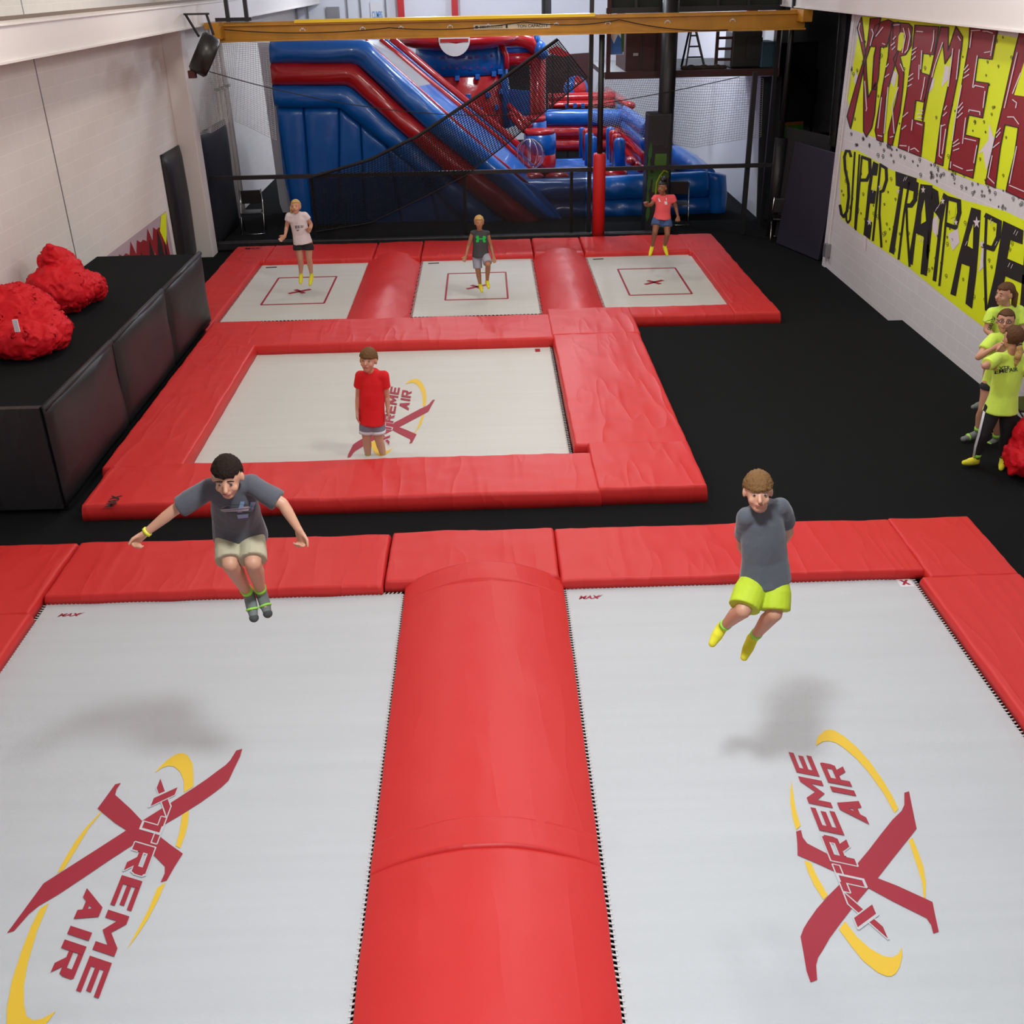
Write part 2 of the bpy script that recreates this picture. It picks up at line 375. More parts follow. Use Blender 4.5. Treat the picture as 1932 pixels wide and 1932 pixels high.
# ---------------------------------------------------------------- hall lamps and added fill lamps
for i, (x, y, z, pw, sz, c) in enumerate(LAMPS):
    where = ['over the gap between the two front beds', 'over the left front bed', 'over the right front bed', 'over the wide middle bed', 'above the padded black platform',
             'above the black floor by the painted wall', 'over the middle rear bed', 'over the left rear bed', 'added as fill over the rear red pads', 'over the blue obstacle course', 'over the climbing tower', 'added as fill over the big blue slide', 'added as fill behind the viewpoint'][i]
    t = empty('hall_or_fill_lamp', (x, y, z), ('white square hanging hall lamp ' if sz else 'unseen globe added as fill light ') + where, 'lamp', 'ceiling lamps')  # globes and the widest squares are unseen fill lamps, added for brightness
    glow = mat('lamp_glow', c, .5, emit=6)
    MB().tube([(x, y, z + .1), (x, y, ZC)], .015).build('hanger', 'steel_blk', t)
    if sz:
        MB().box(x - sz / 2 - .04, x + sz / 2 + .04, y - sz / 2 - .04, y + sz / 2 + .04, z + .02, z + .1).build('housing', 'trim', t)
        MB().box(x - sz / 2, x + sz / 2, y - sz / 2, y + sz / 2, z, z + .018).build('diffuser', glow, t)
        L = bpy.data.lights.new('lamp_light', 'AREA'); L.shape = 'SQUARE'; L.size = sz
    else:
        MB().tube([(x, y, z + .06), (x, y, z + .12)], .1, 16).build('housing', 'trim', t)
        MB().sph((x, y, z), .07, 10).build('globe', glow, t, True)  # bulb of an added fill lamp, brightens walls and rear hall
        L = bpy.data.lights.new('lamp_light', 'POINT'); L.shadow_soft_size = .16
    L.energy = pw; L.color = c
    lo = bpy.data.objects.new('lamp_light', L); COL.objects.link(lo); lo.parent = t; lo.location = (0, 0, -.02 if sz else -.25)

# ================================================================ RED PADS
def pad(x0, x1, y0, y1, zt, label, zb=0.0, px=5, py=5, group=None, seed=0, rough_m='red_pad', wr=.012, name='safety_pad', m=None, noseam=True, skew=None):
    """padded cushion; px / py = roundness across x and y (2 = half-round, 8 = flat)"""
    def samp(L):
        n = max(6, int(L / .07)); h = L / 2; e = [-1, -1 + .003 / h, -1 + .009 / h, -1 + .018 / h, -1 + .03 / h, -1 + .05 / h]; mid = list(np.linspace(-1 + .1 / h, 1 - .1 / h, n)); return e + mid + [-v for v in e[::-1]]
    sx, sy_ = samp(x1 - x0), samp(y1 - y0); V = []; F = []; nx, ny = len(sx), len(sy_)
    cx, cy_, hx, hy = (x0 + x1) / 2, (y0 + y1) / 2, (x1 - x0) / 2, (y1 - y0) / 2
    for t in sy_:
        for s in sx:
            ax = abs(s) if px < 4 else max(0, 1 - (1 - abs(s)) * hx / .03) if px > 4 else abs(s)
            ay = abs(t) if py < 4 else max(0, 1 - (1 - abs(t)) * hy / .03) if py > 4 else abs(t)
            fx = max(0, 1 - min(1, ax) ** 2.4) ** (1 / 2.4) if px > 4 else (.22 + .78 * math.cos(math.pi / 2 * abs(s)) ** .8 if abs(s) < .999 else .0); fy = max(0, 1 - min(1, ay) ** 2.4) ** (1 / 2.4)
            x, y = cx + s * hx, cy_ + t * hy; g = fx * fy
            q = Vector((x * 1.7 + y * .9 + seed, y * 2.2 - x * .5, seed * 3.1)); nz = noise.noise(q) * wr + (1 - abs(noise.noise(q * 2.1 + Vector((9, 0, 0))) * 2)) ** 3 * wr * .6
            if skew: x += skew(s, t)
            V.append((x + noise.noise(Vector((y * 3, seed, 0))) * .006, y + noise.noise(Vector((x * 3, seed + 5, 0))) * .008, zb + (zt - zb) * g + nz * g))
    for j in range(ny - 1):
        for i in range(nx - 1): F.append((j * nx + i, j * nx + i + 1, (j + 1) * nx + i + 1, (j + 1) * nx + i))
    b = len(V); rim = [i for i in range(nx)] + [j * nx + nx - 1 for j in range(1, ny)] + [(ny - 1) * nx + i for i in range(nx - 2, -1, -1)] + [j * nx for j in range(ny - 2, 0, -1)]
    F.append(tuple(rim[::-1]))
    o = mesh(name, V, F, m or rough_m, None, True); return tag(o, label, 'pad', group)

G1, G2, G3 = 'red pads around the front trampolines', 'red pads around the wide middle trampoline', 'red pads around the rear trampolines'
zt = .09
# front
pad(-3.92, -1.0, 7.62, 8.57, zt, 'red pad along the far edge of the front left trampoline, behind the boy spreading arms', group=G1, seed=1)
pad(-4.8, -3.93, 7.35, 8.57, zt, 'short red corner pad at the far left corner of the front left trampoline', group=G1, seed=2)
pad(-4.8, -3.90, 1.0, 7.36, zt, 'long red pad along the left side of the front left trampoline', group=G1, seed=3)
pad(-.995, .535, 7.66, 8.57, zt + .02, 'short red pad cap joining the two far pads behind the domed centre strip', group=G1, seed=4)
pad(.53, 3.72, 7.62, 8.58, zt, 'red pad along the far edge of the front right trampoline, behind boy in lime shorts', group=G1, seed=5)
pad(3.70, 4.49, 7.5, 8.59, zt, 'short red corner pad at the far right corner of the front right trampoline', group=G1, seed=6)
pad(3.62, 4.49, 1.0, 7.52, zt, 'long red pad along the right side of the front right trampoline', group=G1, seed=7)
dome = pad(-.815, .56, 4.47, 7.70, .24, 'long domed red centre pad between the front trampolines, far piece', zb=-.02, px=2, py=6, group=G1, seed=8, rough_m='red_pad_round')
band = pad(-.815, .56, 4.42, 4.70, .252, None, zb=-.02, px=2, py=6, seed=8.3, rough_m='red_pad_round', wr=.008, name='overlap_band')
b2nd = pad(-.815, .56, 7.40, 7.74, .252, None, zb=-.02, px=2, py=6, seed=8.6, rough_m='red_pad_round', wr=.008, name='overlap_band'); b2nd.parent = dome; b2nd.location = b2nd.location - dome.location; del b2nd['category']
band.parent = dome; band.location = band.location - dome.location; del band['category']
pad(-.815, .56, 1.0, 4.46, .24, 'domed red centre pad between the front trampolines, nearest piece', zb=-.02, px=2, py=6, group=G1, seed=9, rough_m='red_pad_round')
# mid
zm = .17
pad(-4.12, 1.05, 9.17, 10.12, zm, 'long red pad along the near edge of the wide middle trampoline', group=G2, seed=11)
pad(1.0, 2.12, 9.19, 10.35, zm + .012, 'wide red corner pad at the near right corner of the wide middle trampoline', group=G2, seed=12)
pad(.86, 2.12, 10.3, 14.25, zm, 'wide long red pad along the right side of the wide middle trampoline', group=G2, seed=13)
pad(.84, 2.13, 14.15, 15.44, zm + .012, 'wide red corner pad at the far right corner of the wide middle trampoline', group=G2, seed=14)
pad(-3.5, .90, 14.05, 15.22, zm, 'long red pad along the far edge of the wide middle trampoline', group=G2, seed=15)
pad(-4.2, -3.42, 14.0, 15.22, zm, 'red pad at the far left corner of the wide middle trampoline beside the platform', group=G2, seed=16)
pad(-4.2, -3.32, 10.05, 14.1, zm, 'long red pad on the left side of the wide middle trampoline beside the platform', group=G2, seed=17)
# rear
zr = .04; zb = -.17
pad(-5.0, -4.3, 15.25, 19.6, zr, 'red pad along the left side of the rear left trampoline', zb=zb, group=G3, seed=21)
pad(-5.0, -4.22, 19.5, 20.72, zr, 'red corner pad at the far left corner of the rear trampolines', zb=zb, group=G3, seed=22)
pad(-4.24, -2.2, 19.5, 20.74, zr, 'red pad along the far edge behind the girl in the white shirt', zb=zb, group=G3, seed=23)
pad(-2.2, -1.3, 19.5, 20.76, zr, 'short red pad behind the domed strip between left and middle rear trampolines', zb=zb, group=G3, seed=24)
pad(-1.3, .84, 19.5, 20.78, zr, 'red pad along the far edge behind the boy in the sleeveless grey top', zb=zb, group=G3, seed=25)
pad(.84, 1.8, 19.5, 20.8, zr, 'short red pad behind the domed strip between the middle and right rear trampolines', zb=zb, group=G3, seed=26)
pad(1.8, 3.8, 19.5, 20.82, zr, 'red pad behind the girl in the coral shirt, at the foot of the red post', zb=zb, group=G3, seed=27)
pad(3.76, 4.47, 19.4, 20.84, zr, 'red corner pad at the far right corner of the rear trampolines', zb=zb, group=G3, seed=28)
pad(3.80, 4.47, 15.95, 19.5, zr, 'red pad along the right side of the rear right trampoline', zb=zb, group=G3, seed=29)
pad(3.74, 4.48, 15.42, 16.0, zr, 'red corner pad at the near right corner of the rear trampolines', zb=zb, group=G3, seed=30)
pad(1.7, 3.78, 15.42, 15.9, zr, 'narrow red pad along the near edge of the rear right trampoline', zb=zb, group=G3, seed=31)
pad(-2.36, -1.26, 15.24, 19.7, .10, 'domed red strip between the left and middle rear trampolines', zb=zb, px=2, py=6, group=G3, seed=32, rough_m='red_pad_round')
pad(.78, 1.88, 15.46, 19.7, .10, 'domed red strip between the middle and right rear trampolines', zb=zb, px=2, py=6, group=G3, seed=33, rough_m='red_pad_round')

for (px, py, zz, lb, ln, rot) in ((215, 957, .178, 'long red pad along the near edge of the wide middle', .26, 1), (462, 470, .045, 'red corner pad at the far left corner of the rear', .3, 0)):
    o = [q for q in COL.objects if q.get('label', '').startswith(lb)][0]; p = at(px, py, z=zz); a = MB()
    if rot: put_text(a, 'MAX', (p.x, p.y, zz + .004), (0, ln, 0), (-.10, 0, 0), .02)
    else: put_text(a, 'MAX', (p.x, p.y, zz + .004), (ln, 0, 0), (0, .1, 0), .02)
    a.build('printed_mark', 'ink', o)

# ================================================================ TRAMPOLINES
LOGO_P = dict(
 x1=[(880,558),(912,548),(930,640),(963,800),(880,905),(800,1005),(697,1138),(628,1215),(525,1340),(440,1450),(375,1540),(330,1620),(298,1670),(285,1720),(292,1820),(248,1838),(220,1760),(200,1640),(180,1530),(200,1475),(230,1425),(290,1340),(370,1250),(450,1170),(560,1040),(640,945),(720,840),(800,740),(862,680),(880,640)],
 x2=[(150,820),(183,810),(195,860),(225,900),(360,970),(560,1060),(700,1135),(830,1185),(950,1240),(1070,1295),(1085,1370),(1112,1495),(1075,1508),(1060,1450),(1030,1405),(950,1365),(800,1290),(635,1200),(420,1095),(300,1040),(160,980),(158,900)],
 y1=[(285,240),(288,205),(300,175),(340,140),(370,130),(405,135),(480,180),(560,250),(650,350),(740,480),(800,580),(840,665),(815,695),(740,560),(640,420),(560,330),(480,260),(420,220),(370,207),(330,212)],
 y2=[(935,860),(975,960),(1010,1060),(1025,1160),(1022,1270),(1010,1265),(1000,1160),(975,1080),(945,990),(910,880)],
 y3=[(862,1600),(866,1660),(850,1730),(825,1775),(795,1795),(760,1795),(700,1770),(600,1690),(520,1590),(440,1480),(480,1425),(560,1530),(650,1610),(740,1660),(800,1668),(840,1645)],
 y4=[(205,1015),(250,1030),(290,1120),(365,1250),(335,1280),(270,1180),(230,1090)],
 y5=[(120,480),(130,560),(145,660),(180,780),(150,810),(125,720),(110,620),(112,540)])
def lg(u, v):
    p = at(1460 + u / 3.576, 1340 + v / 3.576, z=0); return (p.x - 2.112, p.y - 4.3375)
LOGO = {k: [lg(*q) for q in v] for k, v in LOGO_P.items()}
GLYPH = dict(
 E=[[(0,0),(.26,0),(.26,1),(0,1)],[(0,0),(1,0),(1,.22),(0,.22)],[(0,.39),(.92,.39),(.92,.61),(0,.61)],[(0,.78),(1,.78),(1,1),(0,1)]],
 M=[[(0,0),(.2,0),(.2,.55),(.5,.1),(.8,.55),(.8,0),(1,0),(1,1),(.8,1),(.5,.5),(.2,1),(0,1)]],
 T=[[(.36,0),(.64,0),(.64,1),(.36,1)],[(0,.76),(1,.76),(1,1),(0,1)]],
 R=[[(0,0),(.26,0),(.26,1),(0,1)],[(0,.78),(.9,.78),(1,.9),(.95,1),(0,1)],[(.74,.4),(1,.5),(1,.9),(.74,.9)],[(.2,.36),(.95,.36),(1,.56),(.2,.56)],[(.45,.38),(.74,.38),(1,0),(.72,0)]],
 A=[[(0,0),(.3,0),(.6,.72),(.55,1),(.42,1)],[(.42,1),(.72,1),(1,0),(.72,0)],[(.2,.2),(.85,.2),(.82,.42),(.3,.42)]],
 I=[[(.2,0),(.8,0),(.8,1),(.2,1)]],
 X=[[(-.1,0),(.25,0),(1.1,1),(.75,1)],[(0,1),(.32,1),(.95,0),(.62,0)]])
GW = dict(E=1, M=1.25, T=1, R=1.05, A=1.1, I=.45, X=1.15)
def add_logo(parent, cx, cy_, z, rot=0, sx=1, sy_=1):
    c, s = math.cos(rot), math.sin(rot)
    def f(dz): return lambda x, y: Vector((cx + c * x * sx - s * y * sy_, cy_ + s * x * sx + c * y * sy_, z + dz))
    mb = MB()
    for k in ('y1', 'y2', 'y3', 'y4', 'y5'): flat(mb, LOGO[k], f(.0012))
    mb.build('printed_ring', 'logo_yel', parent)
    mb = MB(); flat(mb, LOGO['x1'], f(.0020)); flat(mb, LOGO['x2'], f(.0024)); mb.build('printed_cross', 'logo_red', parent)
    def word(fill, edge, t, x0, x1, y0, y1, dz):
        g = f(dz); g2 = f(dz - .0005); n = len(t); tot = sum(GW[c] for c in t); pos = 0
        for c in t:
            wd = GW[c] / tot; a0 = y0 + (y1 - y0) * (pos + .04 * wd); a1 = y0 + (y1 - y0) * (pos + wd * .9); pos += wd
            for q in GLYPH[c]:
                pl = [(x0 + (x1 - x0) * v, a0 + (a1 - a0) * u + v * .05) for u, v in q]
                flat(fill, pl, g)
                if edge is not None:
                    for st in stroke2(pl + [pl[0]], .016): flat(edge, st, g2)
    a = MB(); e = MB(); dummy = MB(); word(dummy, e, 'XTR', -.027, -.168, -.43, .3167, .0034); e.build('lettering_outline', 'weave', parent)
    word(a, None, 'XTREME', -.027, -.168, -.43, 1.075, .0036); word(a, None, 'AIR', .155, .012, .40, .965, .0036)
    a.build('lettering', 'logo_red', parent)

def trampoline(x0, x1, y0, y1, z, label, group, m='weave', lace=True, dense=.035, gap=.10, frame_z=None):
    t = empty('trampoline', ((x0 + x1) / 2, (y0 + y1) / 2, -.9), label, 'trampoline', group)
    nx, ny = 24, 36; V = []; F = []
    for j in range(ny + 1):
        for i in range(nx + 1):
            s, q = i / nx, j / ny; V.append((x0 + (x1 - x0) * s, y0 + (y1 - y0) * q, z - .002 * math.sin(math.pi * s) * math.sin(math.pi * q)))
    for j in range(ny):
        for i in range(nx): a = j * (nx + 1) + i; F.append((a, a + 1, a + nx + 2, a + nx + 1))
    bed = mesh('bed', V, F, m, t, True)
    # lacing rope zigzagging round the bed and black bungee cords out to the frame
    mb = MB(); bb = MB(); per = []
    def side(p, q, n):
        p, q = Vector(p), Vector(q); L = (q - p).length; k = int(L / dense); nn = Vector(n)
        for i in range(k):
            a = p + (q - p) * (i / k); b = p + (q - p) * ((i + .5) / k)
            mb.bar(a - nn * .012 + Vector((0, 0, .003)), b + nn * .03 + Vector((0, 0, -.004)), .011, .006)
            if i % 4 == 0: bb.bar(a + nn * .01 + Vector((0, 0, -.004)), a + nn * gap + Vector((0, 0, -.02)), .022, .012)
    zz = z
    side((x0, y0, zz), (x0, y1, zz), (-1, 0, 0)); side((x1, y0, zz), (x1, y1, zz), (1, 0, 0)); side((x0, y1, zz), (x1, y1, zz), (0, 1, 0)); side((x0, y0, zz), (x1, y0, zz), (0, -1, 0))
    if lace: mb.build('lacing', 'lace', t)
    tag(bb.build('bungee_cords', 'spring', t), kind='stuff')
    g = gap + .03; fr = MB()
    for a, b in (((x0 - g, y0 - g), (x1 + g, y0 - g)), ((x1 + g, y0 - g), (x1 + g, y1 + g)), ((x1 + g, y1 + g), (x0 - g, y1 + g)), ((x0 - g, y1 + g), (x0 - g, y0 - g))):
        fr.bar((*a, z - .06), (*b, z - .06), .05, .05)
    fr.build('frame', 'steel_blk', t)
    for x in (x0 - g, x1 + g):
        for y in (y0 - g, y1 + g): MB().bar((x, y, z - .06), (x, y, -.9), .06).build('leg', 'steel_blk', t)
    return t
GT = 'front trampolines'
t1 = trampoline(-3.90, -.83, 1.5, 7.63, 0.0, 'front left trampoline, white bed with upside-down logo, under the boy with spread arms', GT)
t2 = trampoline(.58, 3.60, 1.5, 7.63, 0.0, 'front right trampoline, white bed with upright logo, under the boy in lime shorts', GT)
t3 = trampoline(-3.34, .82, 10.2, 14.2, .03, 'wide middle trampoline with cream bed under the boy in the red shirt', GT, 'weave_warm', dense=.05)
add_logo(t2, 2.112, 4.3375, 0.0)
add_logo(t1, -2.3375, 4.896, 0.0, math.pi, .98, 1.09)
add_logo(t3, -1.177, 11.2955, .03, 0, .87, 1.22)
def max_mark(parent, x, y, z, w_, h_, m='logo_red', txt='MAX'):
    a = MB(); put_text(a, txt, (x, y, z + .002), (w_, 0, 0), (w_ * .12, h_, 0), .03)
    n = 8; top = [(x + w_ * (.75 + .5 * i / n), y + h_ * (.3 + .9 * (i / n) ** 1.5)) for i in range(n + 1)]; bot = [(px_ , py_ - h_ * .22 * math.sin(math.pi * (i + .5) / (n + 1))) for i, (px_, py_) in enumerate(top)]
    flat(a, top + bot[::-1], lambda u, v: Vector((u, v, z + .003))); a.build('corner_mark', m, parent)
p = at(108, 1164, z=0); max_mark(t1, p.x, p.y, 0, .17, .05)
p = at(1092, 1131, z=0); max_mark(t2, p.x, p.y, 0, .17, .055)
# maker's patch, right corner
p = at(1700, 1108, z=.0); a = MB(); a.box(p.x, p.x + .12, p.y, p.y + .14, -.001, .003); a.build('corner_patch', 'white_trim', t2)
a = MB(); put_text(a, 'x', (p.x + .02, p.y + .03, .005), (.08, 0, 0), (0, .08, 0), .03); a.build('patch_print', 'logo_red', t2)
p = at(1010, 664, z=.03); a = MB(); a.box(p.x, p.x + .07, p.y, p.y + .12, .031, .034); a.build('corner_patch', 'logo_red', t3)
GR = 'rear trampolines in a row of three'
for (x0, x1, lb) in ((-4.28, -2.29, 'rear left trampoline with cream bed under the girl in the white shirt'), (-1.25, .78, 'rear middle trampoline with cream bed under the boy in the sleeveless top'), (1.84, 3.83, 'rear right trampoline with cream bed under the girl in the coral shirt')):
    t = trampoline(x0, x1, 15.95, 19.52, -.05, lb, GR, 'weave_warm', dense=.06, gap=.05)
    # printed target rectangle
    cx, w_ = (x0 + x1) / 2, .52; ya, yb = 16.85, 18.55; a = MB(); z = -.05
    for q0, q1, wd in (((cx - w_, ya), (cx - w_, yb), .03), ((cx + w_, ya), (cx + w_, yb), .03), ((cx - w_, ya), (cx + w_, ya), .03), ((cx - w_, yb), (cx + w_, yb), .03)):
        a.bar((*q0, z + .0), (*q1, z + .0), wd, .012)
    a.build('printed_target_box', 'logo_red', t)
    a = MB(); yc = 17.62
    for A, B in ((((cx - .17, yc - .12), (cx + .17, yc + .12))), (((cx - .09, yc + .12), (cx + .09, yc - .12)))):
        a.bar((*A, z - .002), (*B, z - .002), .07, .012)
    a.build('printed_cross', 'logo_red', t)
    a = MB(); a.bar((x0 + .1, 19.32, z), (x0 + .3, 19.34, z), .05, .01); a.build('corner_mark', 'ink', t)

#PART2
# ================================================================ BLACK PLATFORM ON THE LEFT
plat = empty('padded_platform', (-5.05, 12.4, 0), 'waist high black padded platform along the left wall with red bean bags on it', 'platform')
MB().box(XL + .01, -4.34, 9.42, 15.55, 0.01, 1.12).build('deck', 'carpet', plat)
def panel(x, y0, y1, z0, z1, th, m, name, parent, seed, bulge=.02):
    V = []; F = []; nu, nv = 14, 12
    for side in (0, 1):
        for j in range(nv + 1):
            for i in range(nu + 1):
                s, t = i / nu, j / nv; e = min(1, 6 * min(s, 1 - s, t, 1 - t)); e = e * (2 - e)
                V.append((x + (th * .3 + th * .7 * e + bulge * math.sin(math.pi * s) * math.sin(math.pi * t) + .018 * noise.noise(Vector((s * 2.5 + seed, t * 2.5, 0)))) * side, y0 + (y1 - y0) * s, z0 + (z1 - z0) * t))
    n = (nu + 1) * (nv + 1)
    for j in range(nv):
        for i in range(nu):
            a = j * (nu + 1) + i; q = (a, a + 1, a + nu + 2, a + nu + 1); F += [q[::-1], tuple(k + n for k in q)]
    rim = [i for i in range(nu + 1)] + [j * (nu + 1) + nu for j in range(1, nv + 1)] + [nv * (nu + 1) + i for i in range(nu - 1, -1, -1)] + [j * (nu + 1) for j in range(nv - 1, 0, -1)]
    for k in range(len(rim)): a, b = rim[k], rim[(k + 1) % len(rim)]; F.append((a, b, b + n, a + n))
    return mesh(name, V, F, m, parent, True)
for k, (a, b) in enumerate(((9.36, 11.41), (11.43, 13.54), (13.56, 15.6))):
    panel(-4.34, a, b, .08, 1.15, .07, 'black_pad', 'side_panel', plat, 3 + k * 7)
    mb = MB(); mb.tube([(-4.33, a + .01, 1.12), (-4.33, b - .01, 1.12)], .035, 10); mb.build('top_roll', 'black_pad', plat, True)
MB().box(XL + .01, -4.36, 9.34, 9.42, .06, 1.14).build('end_panel', 'black_pad', plat)
def lumps(name, L, m, label, cat, vox=.02, z_floor=None, seedn=0):
    mb = MB()
    for (p, r) in L: mb.sph(p, r, 10)
    o = mb.build(name, m); remesh(o, vox, 16)
    zf = (z_floor - o.location.z) if z_floor is not None else None
    for v in o.data.vertices:
        q = v.co * 3.2 + Vector((seedn, 0, 0)); d = (1 - abs(noise.noise(q)) * 2.2) ** 3 * .035 + noise.noise(q * 2.2) * .03 + (1 - min(1, abs(noise.noise(q * 2.8)) * 3)) ** 2 * .03
        v.co += v.normal * d
        if zf is not None and v.co.z < zf: v.co.z = zf
    return tag(o, label, cat)
def B(px, py, h, r): return (at(px, py, z=1.13 + h), r)
b1 = lumps('bean_bag', [B(38, 600, .30, (.40, .36, .30)), B(15, 600, .30, (.36, .34, .34)), B(75, 622, .22, (.32, .28, .22)), B(98, 636, .14, (.20, .18, .14)), B(40, 640, .2, (.42, .26, .2)), B(30, 570, .42, (.30, .26, .20)), B(60, 585, .38, (.26, .24, .18))], 'beanbag',
           'red slumped bean bag chair on the black platform, nearer one with a white tag', 'bean bag', z_floor=1.135)
b2 = lumps('bean_bag', [B(122, 548, .26, (.34, .32, .26)), B(98, 545, .30, (.30, .28, .26)), B(150, 540, .22, (.28, .26, .2)), B(172, 548, .14, (.17, .18, .14)), B(118, 520, .40, (.26, .24, .24)), B(108, 500, .52, (.20, .18, .22)), B(100, 483, .66, (.11, .10, .14)), B(95, 470, .76, (.04, .04, .07))], 'beanbag',
           'red peaked bean bag chair on the black platform, farther one against the wall', 'bean bag', z_floor=1.135, seedn=5)
p = at(43, 605, z=1.58); MB().box(p.x - .0, p.x + .05, p.y - .24, p.y - .22, p.z - .05, p.z + .08).build('tag', 'white_trim', b1)

# wall poster on the left wall
mur = empty('painted_wall_banner', (XL, 17.7, 0.1), 'low painted banner on the left wall beyond the platform, dripping dark red with black figures', 'banner')
X0 = XL + .006
MB().box(XL + .001, X0, 16.0, 19.3, .1, 1.03).build('backing', mat('banner_lilac', (.45, .36, .40), .6), mur)
mb = MB(); yz = lambda k: (lambda y, z: Vector((X0 + .002 * k, y, z)))
top = [(16.0, .1)] + [(16.0 + i * .16, .80 + .13 * (i % 2) + .07 * math.sin(i * 2.1)) for i in range(20)] + [(19.1, .1)]
flat(mb, top, yz(1)); mb.build('red_drips', 'maroon', mur)
mb = MB()
for k, (y, wd, h) in enumerate(((16.6, .35, .55), (17.3, .4, .72), (17.9, .3, .8), (18.4, .35, .85), (18.8, .15, .6))):
    flat(mb, [(y, .1), (y + wd, .1), (y + wd * .9, h * .7), (y + wd * .55, h), (y + wd * .3, h * .8), (y + .02, h * .6)], yz(2))
mb.build('black_figures', 'ink', mur)
mb = MB(); flat(mb, [(18.72, .80), (18.95, 1.02), (19.28, 1.02), (19.1, .70), (18.95, .5)], yz(3)); flat(mb, [(17.7, .3), (17.75, .6), (17.8, .3)], yz(3)); flat(mb, [(18.2, .25), (18.24, .55), (18.3, .25)], yz(3)); mb.build('yellow_flash', 'neon', mur)
# padded wall boards
o = panel(XL + .005, 19.5, 20.72, -.16, 1.97, .10, 'black_pad', 'wall_pad', None, 40, .01); tag(o, 'tall narrow black padded board on the left wall, left of the white column', 'wall pad')
o = panel(-5.62, 21.25, 23.7, -.16, 2.08, .10, 'black_pad', 'wall_pad', None, 50, .01); tag(o, 'wide black padded board right of the white column, below the bunched white net', 'wall pad')

# ================================================================ RUNWAY RAILS AND CRANE
def rail(x0, x1, z0, z1, label, faceside):
    t = empty('crane_runway_rail', ((x0 + x1) / 2, 16, z0), label, 'beam')
    xi = x1 if faceside > 0 else x0
    MB().box(x0, x1, -2.4, 35.9, z0 + .02, z1 - .02).build('web', 'trim', t)
    MB().box(x0 - .03, x1 + .03, -2.4, 35.9, z0, z0 + .022).build('bottom_flange', 'trim', t)
    MB().box(x0 - .03, x1 + .03, -2.4, 35.9, z1 - .022, z1).build('top_flange', 'trim', t)
    MB().box((x0 + x1) / 2 - .03, (x0 + x1) / 2 + .03, -2.4, 35.9, z1, z1 + .04).build('track', mat('rail_brown', (.16, .10, .06), .6), t)
rail(XL + .02, -5.05, 4.0, 4.38, 'long white steel crane rail beam along the left wall', 1)
rail(5.85, XR - .02, 4.07, 4.55, 'long white steel crane rail beam along the painted right wall', -1)
cr = empty('overhead_crane', (.55, 20.95, 3.72), 'yellow overhead crane girder spanning the hall, marked 1 TON CAPACITY', 'crane')
MB().box(-4.85, 5.95, 20.94, 20.97, 3.74, 4.04).build('web', 'crane', cr)
MB().box(-4.85, 5.95, 20.84, 21.07, 3.715, 3.745).build('bottom_flange', 'crane', cr)
MB().box(-4.85, 5.95, 20.86, 21.05, 3.98, 4.01).build('top_flange', 'crane', cr)
MB().box(-3.42, 2.05, 20.82, 21.09, 4.01, 4.06).build('cap_channel', 'crane2', cr)
MB().box(-4.86, -4.72, 20.5, 21.4, 3.78, 4.05).box(-5.0, -4.86, 20.6, 21.3, 3.95, 4.05).build('end_truck', 'crane', cr)
MB().box(5.78, 5.95, 20.5, 21.4, 3.86, 4.06).build('end_truck', 'crane', cr)
mb = MB()
for x in (-4.62, -4.28): mb.bar((x, 20.9, 4.05), (x, 20.9, 4.6), .07)
mb.bar((-4.85, 20.9, 4.09), (-4.2, 20.9, 4.09), .06); mb.build('motor_frame', 'steel_blk', cr)
pl = MB().box(-.17, 1.24, 20.925, 20.938, 3.83, 3.915).build('capacity_plate', 'plate', cr)
mb = MB(); Yp = 20.922
put_text(mb, 'TON CAPACITY', (.63, Yp, 3.85), (.57, 0, 0), (0, 0, .05), .02); put_text(mb, '1', (.42, Yp, 3.845), (.035, 0, 0), (0, 0, .06), .02)
for k in range(14):
    x = -.05 + k * .03; mb.add([(x, Yp, 3.878), (x + .02, Yp, 3.878), (x + .02, Yp, 3.895), (x, Yp, 3.895)], [(0, 1, 2, 3)])
    mb.add([(x, Yp, 3.85), (x + .018, Yp, 3.85), (x + .018, Yp, 3.863), (x, Yp, 3.863)], [(0, 1, 2, 3)])
mb.add([(-.14, Yp, 3.85), (-.09, Yp, 3.85), (-.09, Yp, 3.895), (-.14, Yp, 3.895)], [(0, 1, 2, 3)])
mb.build('plate_lettering', 'ink', pl)
for x in (-3.3, -2.2, -1.5, -.6, .1, 1.35, 2.3, 3.4, 4.6):
    m_ = MB(); m_.bar((x - .05, 20.925, 3.87), (x - .03, 20.925, 3.91), .012); m_.bar((x + .05, 20.925, 3.87), (x + .03, 20.925, 3.91), .012); m_.box(x - .02, x + .02, 20.92, 20.94, 3.90, 3.925)
    m_.build('net_clip', 'white_trim', cr)
def sag(p, q, d, n=16):
    p, q = Vector(p), Vector(q); return [p.lerp(q, i / n) - Vector((0, 0, d * 4 * (i / n) * (1 - i / n))) for i in range(n + 1)]
mb = MB(); ks = [(-4.7, 3.93), (-1.7, 3.90), (.75, 3.95), (2.5, 3.95), (4.5, 3.74)]
for (a, za), (b, zb_) in zip(ks[:-1], ks[1:]): mb.tube(sag((a, 20.82, za), (b, 20.82, zb_), .07), .009, 5)
tag(mb.build('festoon_rope', 'rope'), 'thin black rope draped in loops along the yellow crane girder', 'rope')

